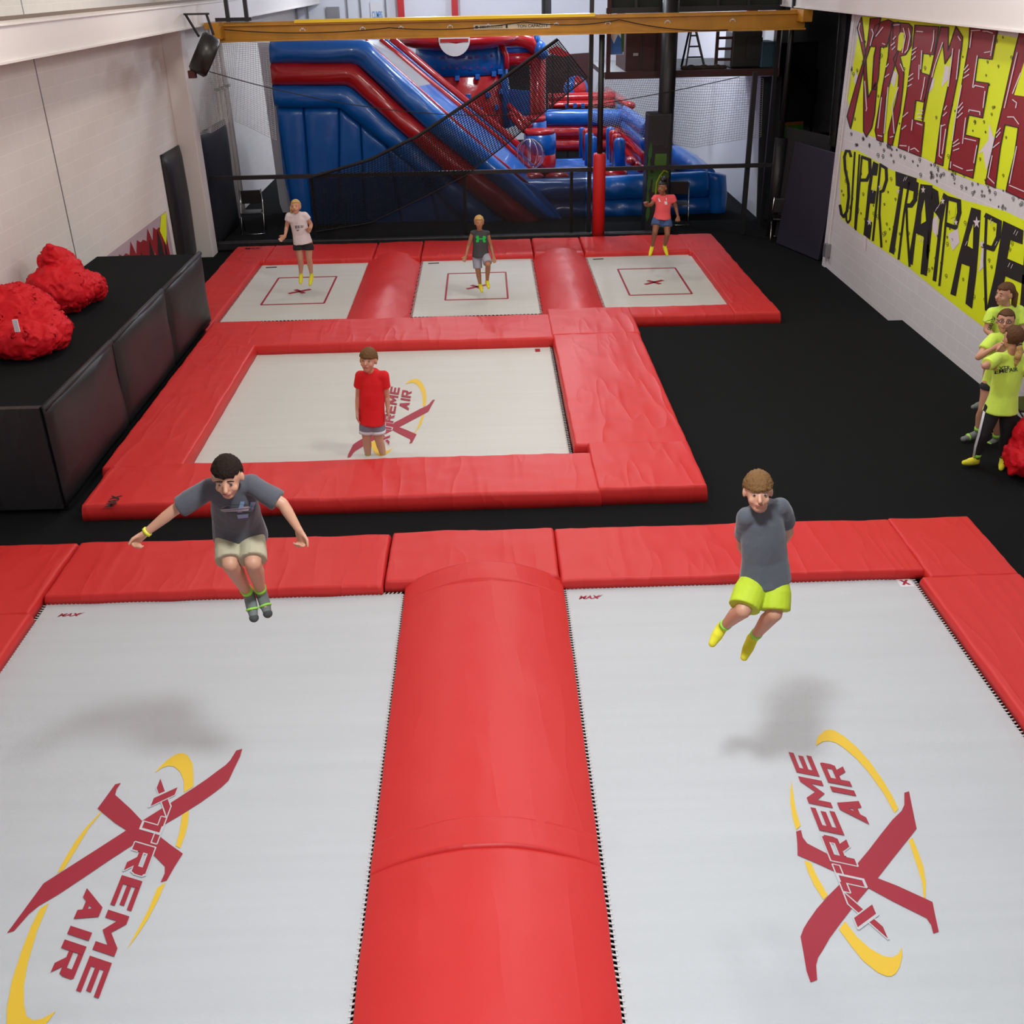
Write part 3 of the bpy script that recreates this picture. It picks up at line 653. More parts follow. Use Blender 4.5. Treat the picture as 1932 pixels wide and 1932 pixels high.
# drum fan hanging below the left rail
fc = at(386, 103, Y=19.3); fan = empty('drum_fan', fc, 'black drum fan hanging under the left crane rail', 'fan')
ax = Vector((.80, .2, -.50)).normalized(); a1 = ax.cross(Vector((0, 1, 0))).normalized()
MB().tube([fc - ax * .15, fc - ax * .12, fc + ax * .12, fc + ax * .15], [.30, .34, .34, .30], 28, False).build('drum', 'plastic', fan, True)
b2_ = ax.cross(a1)
for sgn, nm in ((-1, 'rear_grille'), (1, 'front_grille')):
    mb = MB()
    for k in range(1, 5): mb.tube([fc + ax * .15 * sgn + .07 * k * (math.cos(t) * a1 + math.sin(t) * b2_) for t in np.linspace(0, 2 * math.pi, 25)], .004, 4, False)
    for k in range(12): t = k * math.pi / 6; mb.bar(fc + ax * .15 * sgn, fc + ax * .15 * sgn + .31 * (math.cos(t) * a1 + math.sin(t) * b2_), .006)
    mb.build(nm, 'plastic', fan)
for k in range(4):
    t = k * math.pi / 2; d = math.cos(t) * a1 + math.sin(t) * b2_; e = ax.cross(d)
    MB().add([fc + d * .05 - e * .05 - ax * .03, fc + d * .27 - e * .09 - ax * .05, fc + d * .27 + e * .09 + ax * .05, fc + d * .05 + e * .05 + ax * .03], [(0, 1, 2, 3)]).build('blade', 'hazard', fan)
MB().tube([fc - ax * .1, fc + ax * .1], .07, 14).build('motor', 'plastic', fan, True)
MB().bar(fc + Vector((-.05, 0, .28)), fc + Vector((-.25, .1, .62)), .03).bar(fc + Vector((.2, 0, .3)), fc + Vector((.1, .1, .62)), .03).bar(fc + Vector((-.28, .1, .62)), fc + Vector((.15, .1, .62)), .03).build('bracket', 'steel_blk', fan)
MB().box(fc.x - .30, fc.x - .18, fc.y - .12, fc.y, fc.z - .36, fc.z - .24).build('switch_box', mat('fan_box', (.08, .012, .012), .5), fan)
# cable across the net
mb = MB(); mb.tube(sag(at(395, 135, Y=19.4), at(1000, 215, Y=21.4), .25) + sag(at(1000, 215, Y=21.4), at(1395, 145, Y=22.0), .05)[1:], .008, 5)
tag(mb.build('steel_cable', 'rope'), 'thin dark cable strung across the hall below the crane', 'cable')
# pipes on the left wall
for k, (Y, r, lb) in enumerate(((24.15, .03, 'left one'), (24.5, .045, 'middle one'), (25.0, .06, 'right one'))):
    mb = MB(); mb.tube([(XL + .08, Y, -.17), (XL + .08, Y, 4.0)], r, 10); o = mb.build('wall_pipe', 'trim', None, True); tag(o, 'white vertical pipe on the left wall beside the inflatable, ' + lb + ' of three', 'pipe', 'pipes on the left wall')
    MB().box(XL + .02, XL + .16, Y - r - .02, Y + r + .02, 2.6, 2.66).build('clamp', 'hazard', o)

# ================================================================ MURAL ON THE RIGHT WALL
def z6(u, v): return (1560 + u / 5.194, 30 + v / 5.194)
def z4(u, v): return (1412 + u / 3.715, v / 3.715)
def z5(u, v): return (1500 + u / 3.579, 380 + v / 3.579)
mural = empty('wall_mural', (XR - .002, 14.5, .9), 'hand painted mural on the right wall, huge dark red and black letters on neon yellow', 'mural')
def wallf(lv): return lambda px, py: at(px, py, X=XR - .003 - .0025 * lv)
def wpoly(mb, pts, zf, lv): flat(mb, [zf(*p) for p in pts], wallf(lv))
def wstroke(mb, pts, wd, zf, lv):
    for q in stroke2([zf(*p) for p in pts], wd): flat(mb, q, wallf(lv))
mb = MB()
wpoly(mb, [(335,5),(450,8),(1400,95),(1680,180),(1890,220),(2050,260),(2050,1780),(1750,1710),(1490,1640),(1190,1520),(950,1390),(720,1300),(470,1190),(240,1110),(205,800),(262,450)], z6, 0)
wpoly(mb, [(650,1060),(760,1050),(1000,1190),(1250,1270),(1500,1400),(1800,1480),(2050,1600),(2050,2700),(1700,2330),(1500,2180),(1300,2020),(1120,1870),(1000,1790),(800,1650),(650,1530),(640,1300)], z4, 0)
mb.build('neon_background', 'neon', mural)
mb = MB()
for q in ([(1590,1050),(1630,1180),(1700,1290),(1640,1330),(1560,1510),(1530,1330),(1480,1350),(1580,1220)], [(1160,480),(1200,500),(1190,620),(1120,700)], [(1010,640),(1060,600),(1040,700),(1000,760)], [(640,520),(690,560),(660,700),(620,640)], [(280,540),(310,600),(290,700),(265,640)], [(1905,560),(1932,480),(1932,700),(1850,690)]):
    wpoly(mb, q, z6, 1)
for q in ([(1290,1540),(1330,1500),(1330,1650)], [(1400,1640),(1470,1600),(1480,1700),(1430,1760)], [(815,1600),(830,1640),(822,1760),(805,1720)]): wpoly(mb, q, z4, 1)
for q in ([(1270,260),(1290,420),(1240,480)], [(925,110),(950,160),(960,250),(930,200)]): wpoly(mb, q, z5, 1)
mb.build('bare_patches', 'wpaint', mural)
BIG = dict(
 X=[[(338,12),(297,118),(358,400),(362,640),(358,1000),(358,1130),(385,1185),(440,1095),(467,960),(490,690),(475,650),(405,800),(388,560),(380,380),(350,110)], [(425,25),(528,18),(500,140),(440,250),(385,420),(350,560),(245,1050),(230,1105),(197,985),(205,950),(300,620),(370,400),(400,250)]],
 T=[[(470,100),(530,60),(600,38),(650,60),(585,302),(525,305),(505,600),(480,720),(440,720),(460,400),(480,302),(435,300),(440,200)]],
 R=[[(640,70),(700,60),(720,90),(700,350),(665,480),(575,800),(548,1235),(490,1215),(472,1120),(545,700),(600,400),(610,250)], [(650,62),(800,75),(835,110),(825,290),(770,380),(715,395),(755,560),(745,700),(715,950),(660,1180),(640,1270),(595,1255),(600,1140),(690,780),(705,580),(650,420),(690,345),(640,300)]],
 E=[[(862,90),(1097,105),(1045,380),(942,368),(922,555),(1000,580),(955,845),(872,828),(848,1018),(955,1042),(920,1380),(698,1290),(720,1130),(780,760),(830,400)]],
 M=[[(1115,105),(1190,112),(1185,340),(1265,100),(1330,210),(1290,560),(1190,1060),(1135,1468),(1062,1440),(1120,1000),(1215,560),(1225,360),(1155,470),(1135,260),(1060,500),(990,760),(940,1030),(930,1010),(960,800),(1045,420)]],
 E2=[[(1400,95),(1675,115),(1618,425),(1480,410),(1450,640),(1585,660),(1525,1000),(1390,970),(1355,1165),(1495,1200),(1430,1590),(1193,1500),(1225,1290),(1330,620),(1390,280)]],
 A=[[(1895,130),(2030,110),(2060,1860),(1755,1720),(1770,1640),(1840,1350),(1875,1095),(1745,1065),(1700,1290),(1650,1685),(1555,1640),(1590,1450),(1720,880),(1835,360)]])
for k, polys in BIG.items():
    mb = MB()
    for q in polys: wpoly(mb, q, z6, 2)
    L = mb.build('painted_letter', 'maroon', mural)
    mb = MB()
    for q in polys: wstroke(mb, q + [q[0]], 1.7, z6, 3)
    mb.build('letter_outline', 'ink', L)
mb = MB()
for q in ([(722,160),(755,165),(758,280),(725,345),(692,335),(702,200)], [(1940,430),(1835,775),(1945,790)]): wpoly(mb, q, z6, 4)
mb.build('letter_counters', 'neon', mural)
# white highlights on the red letters
mb = MB()
HL = [[(325,70),(312,130),(345,250)],[(440,130),(455,170),(425,290)],[(480,200),(550,110)],[(545,270),(570,280)],[(650,230),(675,200)],[(630,290),(665,260)],[(640,330),(670,300)],[(750,120),(770,200),(740,360)],[(800,120),(815,200),(790,330),(765,360)],[(655,90),(710,85)],[(880,150),(940,155)],[(1050,140),(1045,240),(1020,350)],
 [(835,340),(880,310)],[(835,380),(870,350)],[(835,430),(870,395)],[(800,600),(845,565)],[(800,640),(845,610)],[(795,690),(830,670)],[(960,600),(945,700),(920,820)],[(905,480),(900,620)],[(930,340),(920,520)],[(880,1050),(935,1070)],[(735,1110),(775,1075)],[(745,990),(795,945)],[(840,1020),(830,1120)],[(905,920),(940,930)],[(890,960),(935,960)],[(885,995),(930,1000)],
 [(715,1270),(780,1275)],[(805,1280),(800,1330)],[(820,1310),(860,1295),(900,1330)],[(1135,260),(1060,480),(1030,600)],[(1285,200),(1310,240)],[(1235,320),(1190,690)],[(1300,330),(1270,620)],[(1150,920),(1175,880)],[(1140,980),(1175,945)],[(1125,1080),(1160,1065)],[(1120,1070),(1100,1370),(1125,1390)],[(1165,1110),(1130,1350)],
 [(1415,145),(1500,140)],[(1530,150),(1570,150),(1625,170)],[(1640,190),(1605,390)],[(1545,360),(1600,350)],[(1420,160),(1400,310)],[(1475,390),(1430,700)],[(1345,530),(1385,480)],[(1350,560),(1395,520)],[(1335,610),(1390,575)],[(1440,700),(1450,680),(1540,700)],[(1550,740),(1530,900)],[(1390,940),(1395,920),(1500,940),(1500,970)],[(1290,900),(1330,850)],[(1285,950),(1335,890)],[(1275,1000),(1330,950)],
 [(1360,1000),(1330,1250)],[(1240,1250),(1290,1210)],[(1235,1280),(1300,1245)],[(1240,1320),(1295,1300)],[(1350,1200),(1460,1225)],[(1470,1270),(1440,1440)],[(1215,1430),(1210,1490)],[(1240,1460),(1330,1500)],[(1370,1515),(1430,1510)],[(1320,680),(1260,1000),(1230,1220)],
 [(1865,360),(1740,900)],[(1900,560),(1820,760)],[(1820,820),(1860,850),(1850,900)],[(1770,990),(1830,990),(1880,1060)],[(1660,1150),(1700,1100)],[(1660,1190),(1700,1140)],[(1630,1290),(1690,1240)],[(1620,1370),(1580,1580),(1640,1640)],[(1860,1280),(1790,1640)],[(1790,1660),(1932,1720)],[(390,900),(372,640)],[(385,930),(395,900)],[(500,1170),(540,1180)],[(500,1100),(535,800)],[(720,470),(750,540)],[(620,1190),(650,1180)],[(570,600),(610,570)],[(580,500),(605,470)],[(600,700),(560,1150)],[(700,700),(640,880),(660,1150)]]
for q in HL: wstroke(mb, q, 1.9, z6, 5)
mb.build('white_highlights', 'wpaint', mural)
# lower row, black letters
def letter(parts):
    mb = MB()
    for kind, zf, pts, wd in parts:
        if kind == 's': wstroke(mb, pts, wd, zf, 2)
        else: wpoly(mb, pts, zf, 2)
    return mb.build('painted_letter', 'ink', mural)
letter([('s', z4, [(718,1095),(708,1060),(685,1058),(672,1100),(678,1190),(700,1290),(703,1380),(690,1480),(668,1520),(652,1500),(642,1440)], 5)])
letter([('s', z4, [(745,1068),(725,1400),(712,1540),(697,1562),(686,1540),(684,1490)], 3.4), ('s', z4, [(778,1085),(746,1600)], 3)])
letter([('s', z4, [(795,1095),(752,1610)], 3.2), ('s', z4, [(795,1100),(850,1120),(852,1215),(830,1262),(790,1262)], 6)])
letter([('p', z4, [(875,1130),(912,1150),(900,1232),(872,1228),(858,1330),(896,1340),(885,1430),(852,1425),(838,1540),(868,1560),(852,1680),(806,1645),(815,1560),(840,1300)], 0)])
letter([('s', z4, [(925,1150),(872,1685)], 4), ('s', z4, [(925,1155),(965,1180),(968,1260),(945,1335),(925,1345)], 5.5), ('s', z4, [(925,1350),(918,1500),(932,1730)], 4)])
letter([('p', z4, [(1030,1200),(1180,1250),(1168,1345),(1085,1318),(1060,1500),(1020,1785),(985,1765),(1020,1560),(1060,1310),(1032,1300)], 0)])
letter([('s', z4, [(1130,1260),(1090,1500),(1052,1815)], 4), ('s', z4, [(1130,1262),(1178,1290),(1168,1400),(1140,1440),(1110,1440)], 8), ('s', z4, [(1108,1445),(1112,1600),(1130,1865)], 4)])
letter([('p', z4, [(1205,1290),(1290,1300),(1285,1500),(1250,1930),(1205,1920),(1230,1660),(1175,1635),(1150,1860),(1118,1835),(1165,1560)], 0)])
letter([('p', z4, [(1290,1315),(1330,1340),(1340,1440),(1368,1350),(1395,1370),(1360,1560),(1315,1975),(1290,1965),(1340,1540),(1330,1520),(1300,1480),(1275,1700),(1250,1935),(1232,1930),(1262,1600)], 0)])
letter([('s', z4, [(1398,1385),(1370,1700),(1338,2000)], 4), ('s', z4, [(1398,1388),(1475,1410),(1478,1490),(1450,1595),(1395,1575)], 8)])
letter([('p', z5, [(1190,40),(1255,60),(1240,300),(1225,480),(1195,725),(1150,690),(1180,440),(1125,420),(1085,640),(1048,625),(1100,380),(1150,200)], 0)])
letter([('s', z5, [(1292,90),(1280,400),(1290,730)], 5), ('s', z5, [(1290,95),(1380,140),(1372,240),(1335,320),(1275,300)], 9)])
letter([('p', z5, [(1405,130),(1542,195),(1535,290),(1455,262),(1432,385),(1560,440),(1545,560),(1420,505),(1370,780),(1290,740),(1350,480)], 0)])
letter([('p', z5, [(1560,200),(1620,230),(1700,560),(1720,300),(1760,320),(1720,900),(1660,880),(1590,560),(1560,830),(1510,800)], 0)])
mb = MB()
for q in ([(1215,1490),(1235,1400),(1245,1550),(1210,1570)], [(1410,1430),(1452,1445),(1448,1520),(1415,1530)]): wpoly(mb, q, z4, 3)
for q in ([(1178,230),(1205,150),(1200,320),(1165,300)],): wpoly(mb, q, z5, 3)
mb.build('letter_counters', 'neon', mural)
mb = MB()
def star(cx, cy_, r, zf):
    wpoly(mb, [(cx + (r if i % 2 == 0 else r * .4) * math.sin(i * math.pi / 5) * .6, cy_ - (r if i % 2 == 0 else r * .4) * math.cos(i * math.pi / 5)) for i in range(10)], zf, 4)
for s_ in ((848, 1555, 30), (1225, 1330, 28), (1362, 1410, 28), (1050, 1340, 22), (1455, 1560, 25), (1600, 1560, 45), (1635, 1710, 32), (920, 1310, 18)): star(*s_, z4)
for k in range(26):
    u = 820 + k * 42 + random.uniform(-12, 12); v = 1290 + (k * 42) * .45 + random.uniform(-120, 140)
for (u, v) in ((1085, 1270), (1100, 1265), (870, 1350), (1310, 1480), (1325, 1460), (1200, 1690), (1215, 1700), (1520, 1720), (1690, 1560), (1700, 1580), (1860, 1640), (1875, 1650), (1730, 1720), (1820, 1870), (1840, 1880), (1430, 1560)): wstroke(mb, [(u, v), (u + 14, v - 28)], .9, z4, 4)
mb.build('white_stars', 'wpaint', mural)
# little curls and bubbles
mb = MB(); rnd = random.Random(3)
def curl(px, py, r):
    pts = [(px + r * (.25 + .75 * t / 9) * math.cos(t * .9) * .6, py + r * (.25 + .75 * t / 9) * math.sin(t * .9)) for t in range(10)]
    for q in stroke2(pts, .75): flat(mb, q, wallf(1))
for k in range(240):
    u, v = rnd.uniform(220, 1932), rnd.uniform(0, 1); px, py = z6(u, 1130 + (u - 220) * .36 + v * (130 + u * .05)) if k % 3 == 0 else (z6(u, 60 + v * (1080 + (u - 220) * .3)) if k % 3 == 1 else z4(rnd.uniform(650, 1900), 0))
    if k % 3 == 2:
        u = rnd.uniform(650, 1920); px, py = z4(u, 1080 + (u - 650) * .42 + v * (430 + (u - 650) * .3))
    curl(px, py, rnd.uniform(2.2, 5.5))
mb.build('painted_curls', 'ink', mural)
# conduit and box at the end of the wall
mb = MB(); mb.tube([(XR - .03, 18.7, .25), (XR - .03, 18.7, 4.0)], .012, 6); o = mb.build('conduit', 'trim'); tag(o, 'thin white conduit running up the near end of the painted wall', 'pipe')
MB().box(XR - .1, XR - .01, 18.63, 18.77, .05, .28).build('junction_box', 'hazard', o)

# ================================================================ POSTS, RAIL, NETS
def post(name, p, q, r, label, parent=None, m='steel_blk', group=None, sq=True):
    mb = MB(); (mb.bar(p, q, r * 2) if sq else mb.tube([p, q], r, 16)); o = mb.build(name, m, parent, not sq)
    return tag(o, label, 'post', group) if label else o
GP = 'black steel posts across the hall'
a0 = at(450, 338, Y=21.5); a1_ = at(1440, 309, Y=21.5); rz = (a0.z + a1_.z) / 2
o = MB().bar((XL + .1, 21.5, rz), (5.75, 21.5, rz), .075).build('guard_rail', 'steel_blk'); tag(o, 'long horizontal black guard rail in front of the inflatables', 'railing')
for px, lb in ((585, 'short black rail post behind the girl in white'), (875, 'short black rail post behind the boy in the sleeveless top'), (1079, 'short black rail post left of the red padded post')):
    p = at(px, 330, Y=21.5); post('rail_post', (p.x, 21.58, -.17), (p.x, 21.58, rz + .02), .03, lb, group=GP)
p = at(1112, 330, Y=21.6); post('steel_post', (p.x, 21.62, -.17), (p.x, 21.62, 6.6), .04, 'tall black post just left of the red padded post', group=GP)
p = at(1412, 300, Y=21.6); post('steel_post', (p.x, 21.62, -.17), (p.x, 21.62, 2.95), .045, 'tall black post in front of the white side wall', group=GP)
# red padded post
rp = empty('padded_post', (2.2, 20.98, -.17), 'post wrapped in glossy red padding, black above, behind the rear pads', 'post')
MB().tube([(2.2, 20.98, -.17), (2.2, 20.98, 1.56), (2.2, 20.98, 1.6)], [.125, .125, .11], 20).build('red_padding', 'red_pad_round', rp, True)
MB().tube([(2.2, 20.98, 1.6), (2.2, 20.98, 3.70)], .055, 12).build('pole', 'steel_blk', rp, True)
# black column with leaf printed pad
CX = at(1258, 180, Y=22).x; bc = empty('padded_column', (CX, 22.0, -.17), 'round black column with square black pad printed with green leaves', 'column')
MB().tube([(CX, 22.0, -.17), (CX, 22.0, 4.9)], .16, 20).build('column', 'steel_blk', bc, True)
pt = at(1245, 215, Y=21.75); z1 = pt.z
w0, w1 = at(1224, 230, Y=21.75).x, at(1269, 230, Y=21.75).x
beveled(MB().box(w0, w1, 21.74, 22.26, -.16, z1).build('pad', 'black_pad', bc), .03)
mb = MB(); cx = (w0 + w1) / 2
def leafp(x, z, L, wd, ang):
    pts = [(x + math.cos(ang) * L * t + math.sin(ang) * wd * s, z + math.sin(ang) * L * t - math.cos(ang) * wd * s) for t, s in ((0, 0), (.3, .5), (.6, .45), (1, 0), (.6, -.45), (.3, -.5))]
    flat(mb, pts, lambda a, b: Vector((min(max(a, w0 + .01), w1 - .01), 21.733, b)))
for k in range(9): leafp(cx + .04, .95, .26 + .06 * (k % 3), .06, .3 + k * .33)
for k in range(5): leafp(w0 + .04, .1 + .3 * k, .4, .08, 1.5 + .1 * (k % 2))
mb.build('leaf_print', 'leaf', bc)
mb = MB(); mb.add([(cx - .12, 21.735, .7), (cx + .15, 21.735, .7), (cx + .15, 21.735, 1.45), (cx - .08, 21.735, 1.45)], [(0, 1, 2, 3)]); mb.build('stem_print', mat('stem_green', (.05, .13, .01), .6), bc)
mb = MB(); p0 = at(1262, 320, Y=21.73); P_ = [at(px, py, Y=21.728) for px, py in ((1237, 366), (1239, 345), (1245, 332), (1253, 322), (1260, 325))]
mb.tube(P_, .018, 5); mb.build('yellow_print', 'leaf2', bc)
# padded post with chairs on the right
pp = at(1456, 445, z=-.17); pq = empty('padded_post', (pp.x, pp.y, -.17), 'black padded post at the right end of the guard rail', 'post')
MB().tube([(pp.x, pp.y, -.16), (pp.x, pp.y, 1.75)], .12, 16).build('black_padding', 'black_pad', pq, True)
MB().tube([(pp.x, pp.y, 1.75), (pp.x, pp.y, 4.9)], .05, 10).build('pole', 'steel_blk', pq, True)

def net(name, e1, e2, nu, nv, m, th, label, sagf=None):
    """net between two edge curves (lists of points), real cords"""
    def smp(E, t):
        k = t * (len(E) - 1); i = min(int(k), len(E) - 2); return Vector(E[i]).lerp(Vector(E[i + 1]), k - i)
    V = []; F = []
    for j in range(nv + 1):
        for i in range(nu + 1):
            p = smp(e1, i / nu).lerp(smp(e2, i / nu), j / nv)
            if sagf: p += sagf(i / nu, j / nv)
            V.append(p)
    for j in range(nv):
        for i in range(nu): a = j * (nu + 1) + i; F.append((a, a + 1, a + nu + 2, a + nu + 1))
    o = mesh(name, V, F, m); w_ = o.modifiers.new('w', 'WIREFRAME'); w_.thickness = th; w_.use_even_offset = False; w_.use_boundary = True; w_.use_replace = True
    return tag(o, label, 'net')
Yn = 21.42
up = [at(x, y, Y=Yn) for x, y in ((590, 333), (700, 300), (790, 255), (850, 215), (925, 165), (990, 118), (1052, 74))]
lo = [at(x, y, Y=Yn) for x, y in ((596, 437), (700, 420), (800, 372), (880, 330), (960, 268), (1040, 200), (1108, 146))]
net('sagging_net', up, lo, 100, 30, 'net_b', .020, 'black net sagging diagonally in front of the blue slide')
mb = MB(); mb.tube(up, .028, 7); mb.tube(lo, .015, 6); tag(mb.build('net_border_rope', 'rope'), 'thick black border rope of the diagonal sagging net', 'rope')
up = [at(x, y, Y=22.46) for x, y in ((1130, 150), (1240, 148), (1330, 148), (1440, 148))]; lo = [at(x, y, Y=22.46) for x, y in ((1110, 225), (1200, 262), (1310, 278), (1436, 258))]
net('side_net', up, lo, 74, 26, 'net_w', .009, 'fine pale net hanging in front of the white side wall', lambda a, b: Vector((0, .05 * math.sin(a * 9) * b, 0)))
up = [at(x, y, Y=21.3) for x, y in ((385, 82), (415, 80), (445, 80), (508, 80))]; lo = [at(x, y, Y=21.3) for x, y in ((375, 255), (400, 250), (434, 228), (524, 262))]
net('side_net', up, lo, 36, 44, 'net_w', .009, 'bunched pale net hanging above the black padded board on the left', lambda a, b: Vector((0, .15 * math.sin(a * 11), 0)))
# dark screen cloth below the rail and low black barrier
def screen(name, x0, x1, z0, z1, Y, label):
    V = []; F = []; n = 40
    for j in range(2):
        for i in range(n + 1): V.append((x0 + (x1 - x0) * i / n, Y + .03 * math.sin(i * 1.3), z0 + (z1 - z0) * j))
    for i in range(n): F.append((i, i + 1, i + n + 2, i + n + 1))
    o = mesh(name, V, F, 'screen'); return tag(o, label, 'screen')
screen('rail_screen', at(590, 400, Y=21.45).x, at(1105, 400, Y=21.45).x, .0, rz - .04, 21.47, 'see-through black screen cloth hanging below the guard rail')
o = MB().box(XL + .3, at(1235, 430, Y=21.3).x, 21.2, 21.34, -.16, .02).build('low_barrier', 'black_pad'); tag(beveled(o, .03), 'low black padded barrier on the floor behind the rear trampolines', 'barrier')
mb = MB(); mb.tube(sag(at(398, 246, Y=21.35), at(430, 300, Y=21.35), .0), .006, 4)

# ================================================================ CHAIRS
def chair(loc, rot, label):
    t = empty('folding_chair', (0, 0, 0), label, 'chair', 'black folding chairs with chrome frames')
    beveled(MB().box(-.21, .21, -.2, .2, .43, .46).build('seat', 'plastic', t), .012)
    V = MB().box(-.21, .21, .2, .225, .58, .86); 
    beveled(V.build('backrest', 'plastic', t), .02, 3)
    for s in (-1, 1):
        MB().tube([(s * .24, -.24, 0), (s * .235, .12, .5), (s * .225, .22, .88)], .012, 8).build('front_leg', 'chrome', t, True)
        MB().tube([(s * .225, .25, 0), (s * .22, -.1, .44)], .012, 8).build('rear_leg', 'chrome', t, True)
        MB().sph((s * .24, -.24, .012), .018, 6).build('foot_cap', 'plastic', t, True)
    MB().tube([(-.24, -.24, .02), (.24, -.24, .02)], .009, 6).build('crossbar', 'chrome', t, True)
    t.location = loc; t.rotation_euler = (0, 0, rot); return t
p = at(482, 437, z=-.17); chair((p.x, p.y - .1, -.17), .1, 'black folding chair with chrome frame behind the left end of the guard rail')
p = at(1278, 418, z=-.17); chair((p.x - .05, p.y - .2, -.17), -.15, 'black folding chair right of the leaf printed column')
p = at(1462, 452, z=-.17); chair((p.x + .12, p.y - .05, -.17), 2.9, 'black folding chair standing at the black padded post')
# ================================================================ MEZZANINE
mz = empty('steel_mezzanine', (4.1, 23.9, 2.8), 'dark steel storage mezzanine above the obstacle course', 'mezzanine')
MB().box(2.42, 5.93, 22.4, 25.6, 2.83, 2.93).build('deck', 'steel_blk', mz)
MB().bar((2.42, 22.36, 2.88), (5.93, 22.36, 2.88), .07, .13).build('edge_beam', 'maroon_dk', mz)
for x in (2.48, 5.85): MB().bar((x, 22.36, -.17 if x > 3 else 2.88), (x, 22.36, 4.9), .08).build('post', 'steel_blk' if x > 3 else 'maroon_dk', mz)
for z in (4.05, 4.62): MB().bar((2.42, 22.36, z), (5.93, 22.36, z), .06, .1).build('rail', 'steel_blk', mz)
for x in (3.0, 3.6, 4.6, 5.2): MB().bar((x, 22.36, 4.05), (x, 22.36, 4.9), .05).build('upper_post', 'steel_blk', mz)
MB().box(2.5, 5.9, 22.45, 22.6, 4.08, 4.3).build('upper_deck', mat('dark_plank', (.02, .025, .02), .8), mz)
o = MB().box(2.85, 3.78, 22.55, 24.2, 2.93, 3.98).build('storage_cabinet', 'maroon_dk'); tag(o, 'dark brown cabinet at the left end of the mezzanine', 'cabinet')
for x in (3.15, 3.45): MB().bar((x, 22.54, 2.95), (x, 22.54, 3.96), .03).build('door_edge', 'steel_blk', o)
MB().box(3.0, 3.1, 22.53, 22.55, 3.22, 3.27).build('label_plate', 'hazard', o)
o = MB().box(2.5, 2.8, 22.5, 22.53, 3.25, 3.85).build('poster', 'white_inf'); tag(o, 'blue and white poster beside the dark cabinet on the mezzanine', 'poster')
mb = MB(); flat(mb, [(2.53, 3.26), (2.78, 3.26), (2.78, 3.5), (2.68, 3.62), (2.6, 3.45), (2.53, 3.6)], lambda a, b: Vector((a, 22.495, b))); mb.build('blue_print', 'blue_inf', o)
mb = MB(); flat(mb, [(2.76, 3.3), (2.80, 3.3), (2.80, 3.84), (2.72, 3.84)], lambda a, b: Vector((a, 22.49, b))); mb.build('green_edge', 'leaf', o)
lad = empty('step_ladder', (4.25, 22.9, 2.93), 'dark folded step ladder on the mezzanine right of the cabinet', 'ladder')
for s, (a, b) in enumerate((((4.12, 22.8, 2.95), (4.22, 22.9, 3.75)), ((4.5, 22.8, 2.95), (4.26, 22.9, 3.75)), ((4.08, 23.1, 2.95), (4.2, 22.95, 3.75)), ((4.56, 23.1, 2.95), (4.28, 22.95, 3.75)))): MB().bar(a, b, .03).build('stile', 'steel_blk', lad)
for z in (3.15, 3.35, 3.55): MB().bar((4.12 + (z - 2.95) * .12, 22.83, z), (4.5 - (z - 2.95) * .3, 22.83, z), .03).build('rung', 'steel_blk', lad)
rk = empty('pallet_rack', (5.0, 22.9, 2.93), 'dark slatted rack on the mezzanine', 'rack')
for x in (4.72, 5.05): MB().bar((x, 22.75, 2.95), (x, 22.75, 3.95), .06).build('upright', 'maroon_dk', rk)
for z in (3.1, 3.3, 3.5, 3.72, 3.9): MB().bar((4.7, 22.75, z), (5.5 if z > 3.6 else 5.07, 22.75, z), .035, .05).build('shelf', 'maroon_dk', rk)
o = MB().box(5.02, 5.62, 22.7, 23.4, 2.94, 3.62).build('storage_crate', 'plastic'); tag(beveled(o, .03), 'large dark crate on the mezzanine in front of the rack', 'crate')
MB().box(5.3, 5.62, 22.66, 22.7, 3.1, 3.5).build('lid_panel', 'steel_blk', o)
o = MB().box(5.6, 5.88, 22.6, 23.2, 2.94, 3.42).build('storage_bin', 'teal'); tag(beveled(o, .02), 'teal blue bin at the right end of the mezzanine', 'bin')
o = MB().tube([(5.75, 24.3, 2.94), (5.75, 24.3, 4.9)], .12, 14).build('red_drum_column', 'redpaint', None, True); tag(o, 'red painted round column behind the teal bin', 'column')
mb = MB()
for k in range(7): mb.sph((4.05 + k * .13, 22.55, 2.97), (.09, .08, .05 + .02 * (k % 2)), 6)
o = mb.build('tarpaulin', mat('brown_tarp', (.035, .018, .012), .8)); remesh(o, .02, 4); tag(o, 'crumpled brown tarpaulin on the mezzanine edge', 'tarpaulin')
# red columns and wall sign on the back wall
for px, lb in ((756, 'red painted column on the far back wall, left one of two'), (858, 'red painted column on the far back wall, right one of two')):
    p = at(px, 15, Y=35.6); o = MB().box(p.x - .1, p.x + .1, 35.6, 35.8, -.17, ZC).build('red_column', 'redpaint'); tag(o, lb, 'column', 'red columns on the back wall')
p = at(711, 20, Y=35.9); o = MB().box(p.x - .2, p.x + .2, 35.93, 35.96, 3.3, 4.0).build('wall_sign', 'white_inf'); tag(o, 'small white sign with blue lettering high on the back wall', 'sign')
mb = MB(); put_text(mb, 'CLIMBS', (p.x - .16, 35.92, 3.55), (.32, 0, 0), (0, 0, .2), .01); mb.build('lettering', 'signblue', o)
p = at(628, 25, Y=35.9); o = MB().box(p.x - .2, p.x + .2, 35.9, 35.98, 2.2, 3.9).build('wall_cabinet', 'hazard'); tag(o, 'grey upright cabinet on the back wall above the slide', 'cabinet')
for k, px in enumerate((560, 580, 655, 680, 728)):
    p = at(px, 20, Y=35.9); o = MB().tube([(p.x, 35.93, -.1), (p.x, 35.93, ZC - .1)], .025, 6).build('wall_conduit', 'hazard'); tag(o, 'thin grey conduit on the back wall', 'pipe', 'conduits on the back wall')
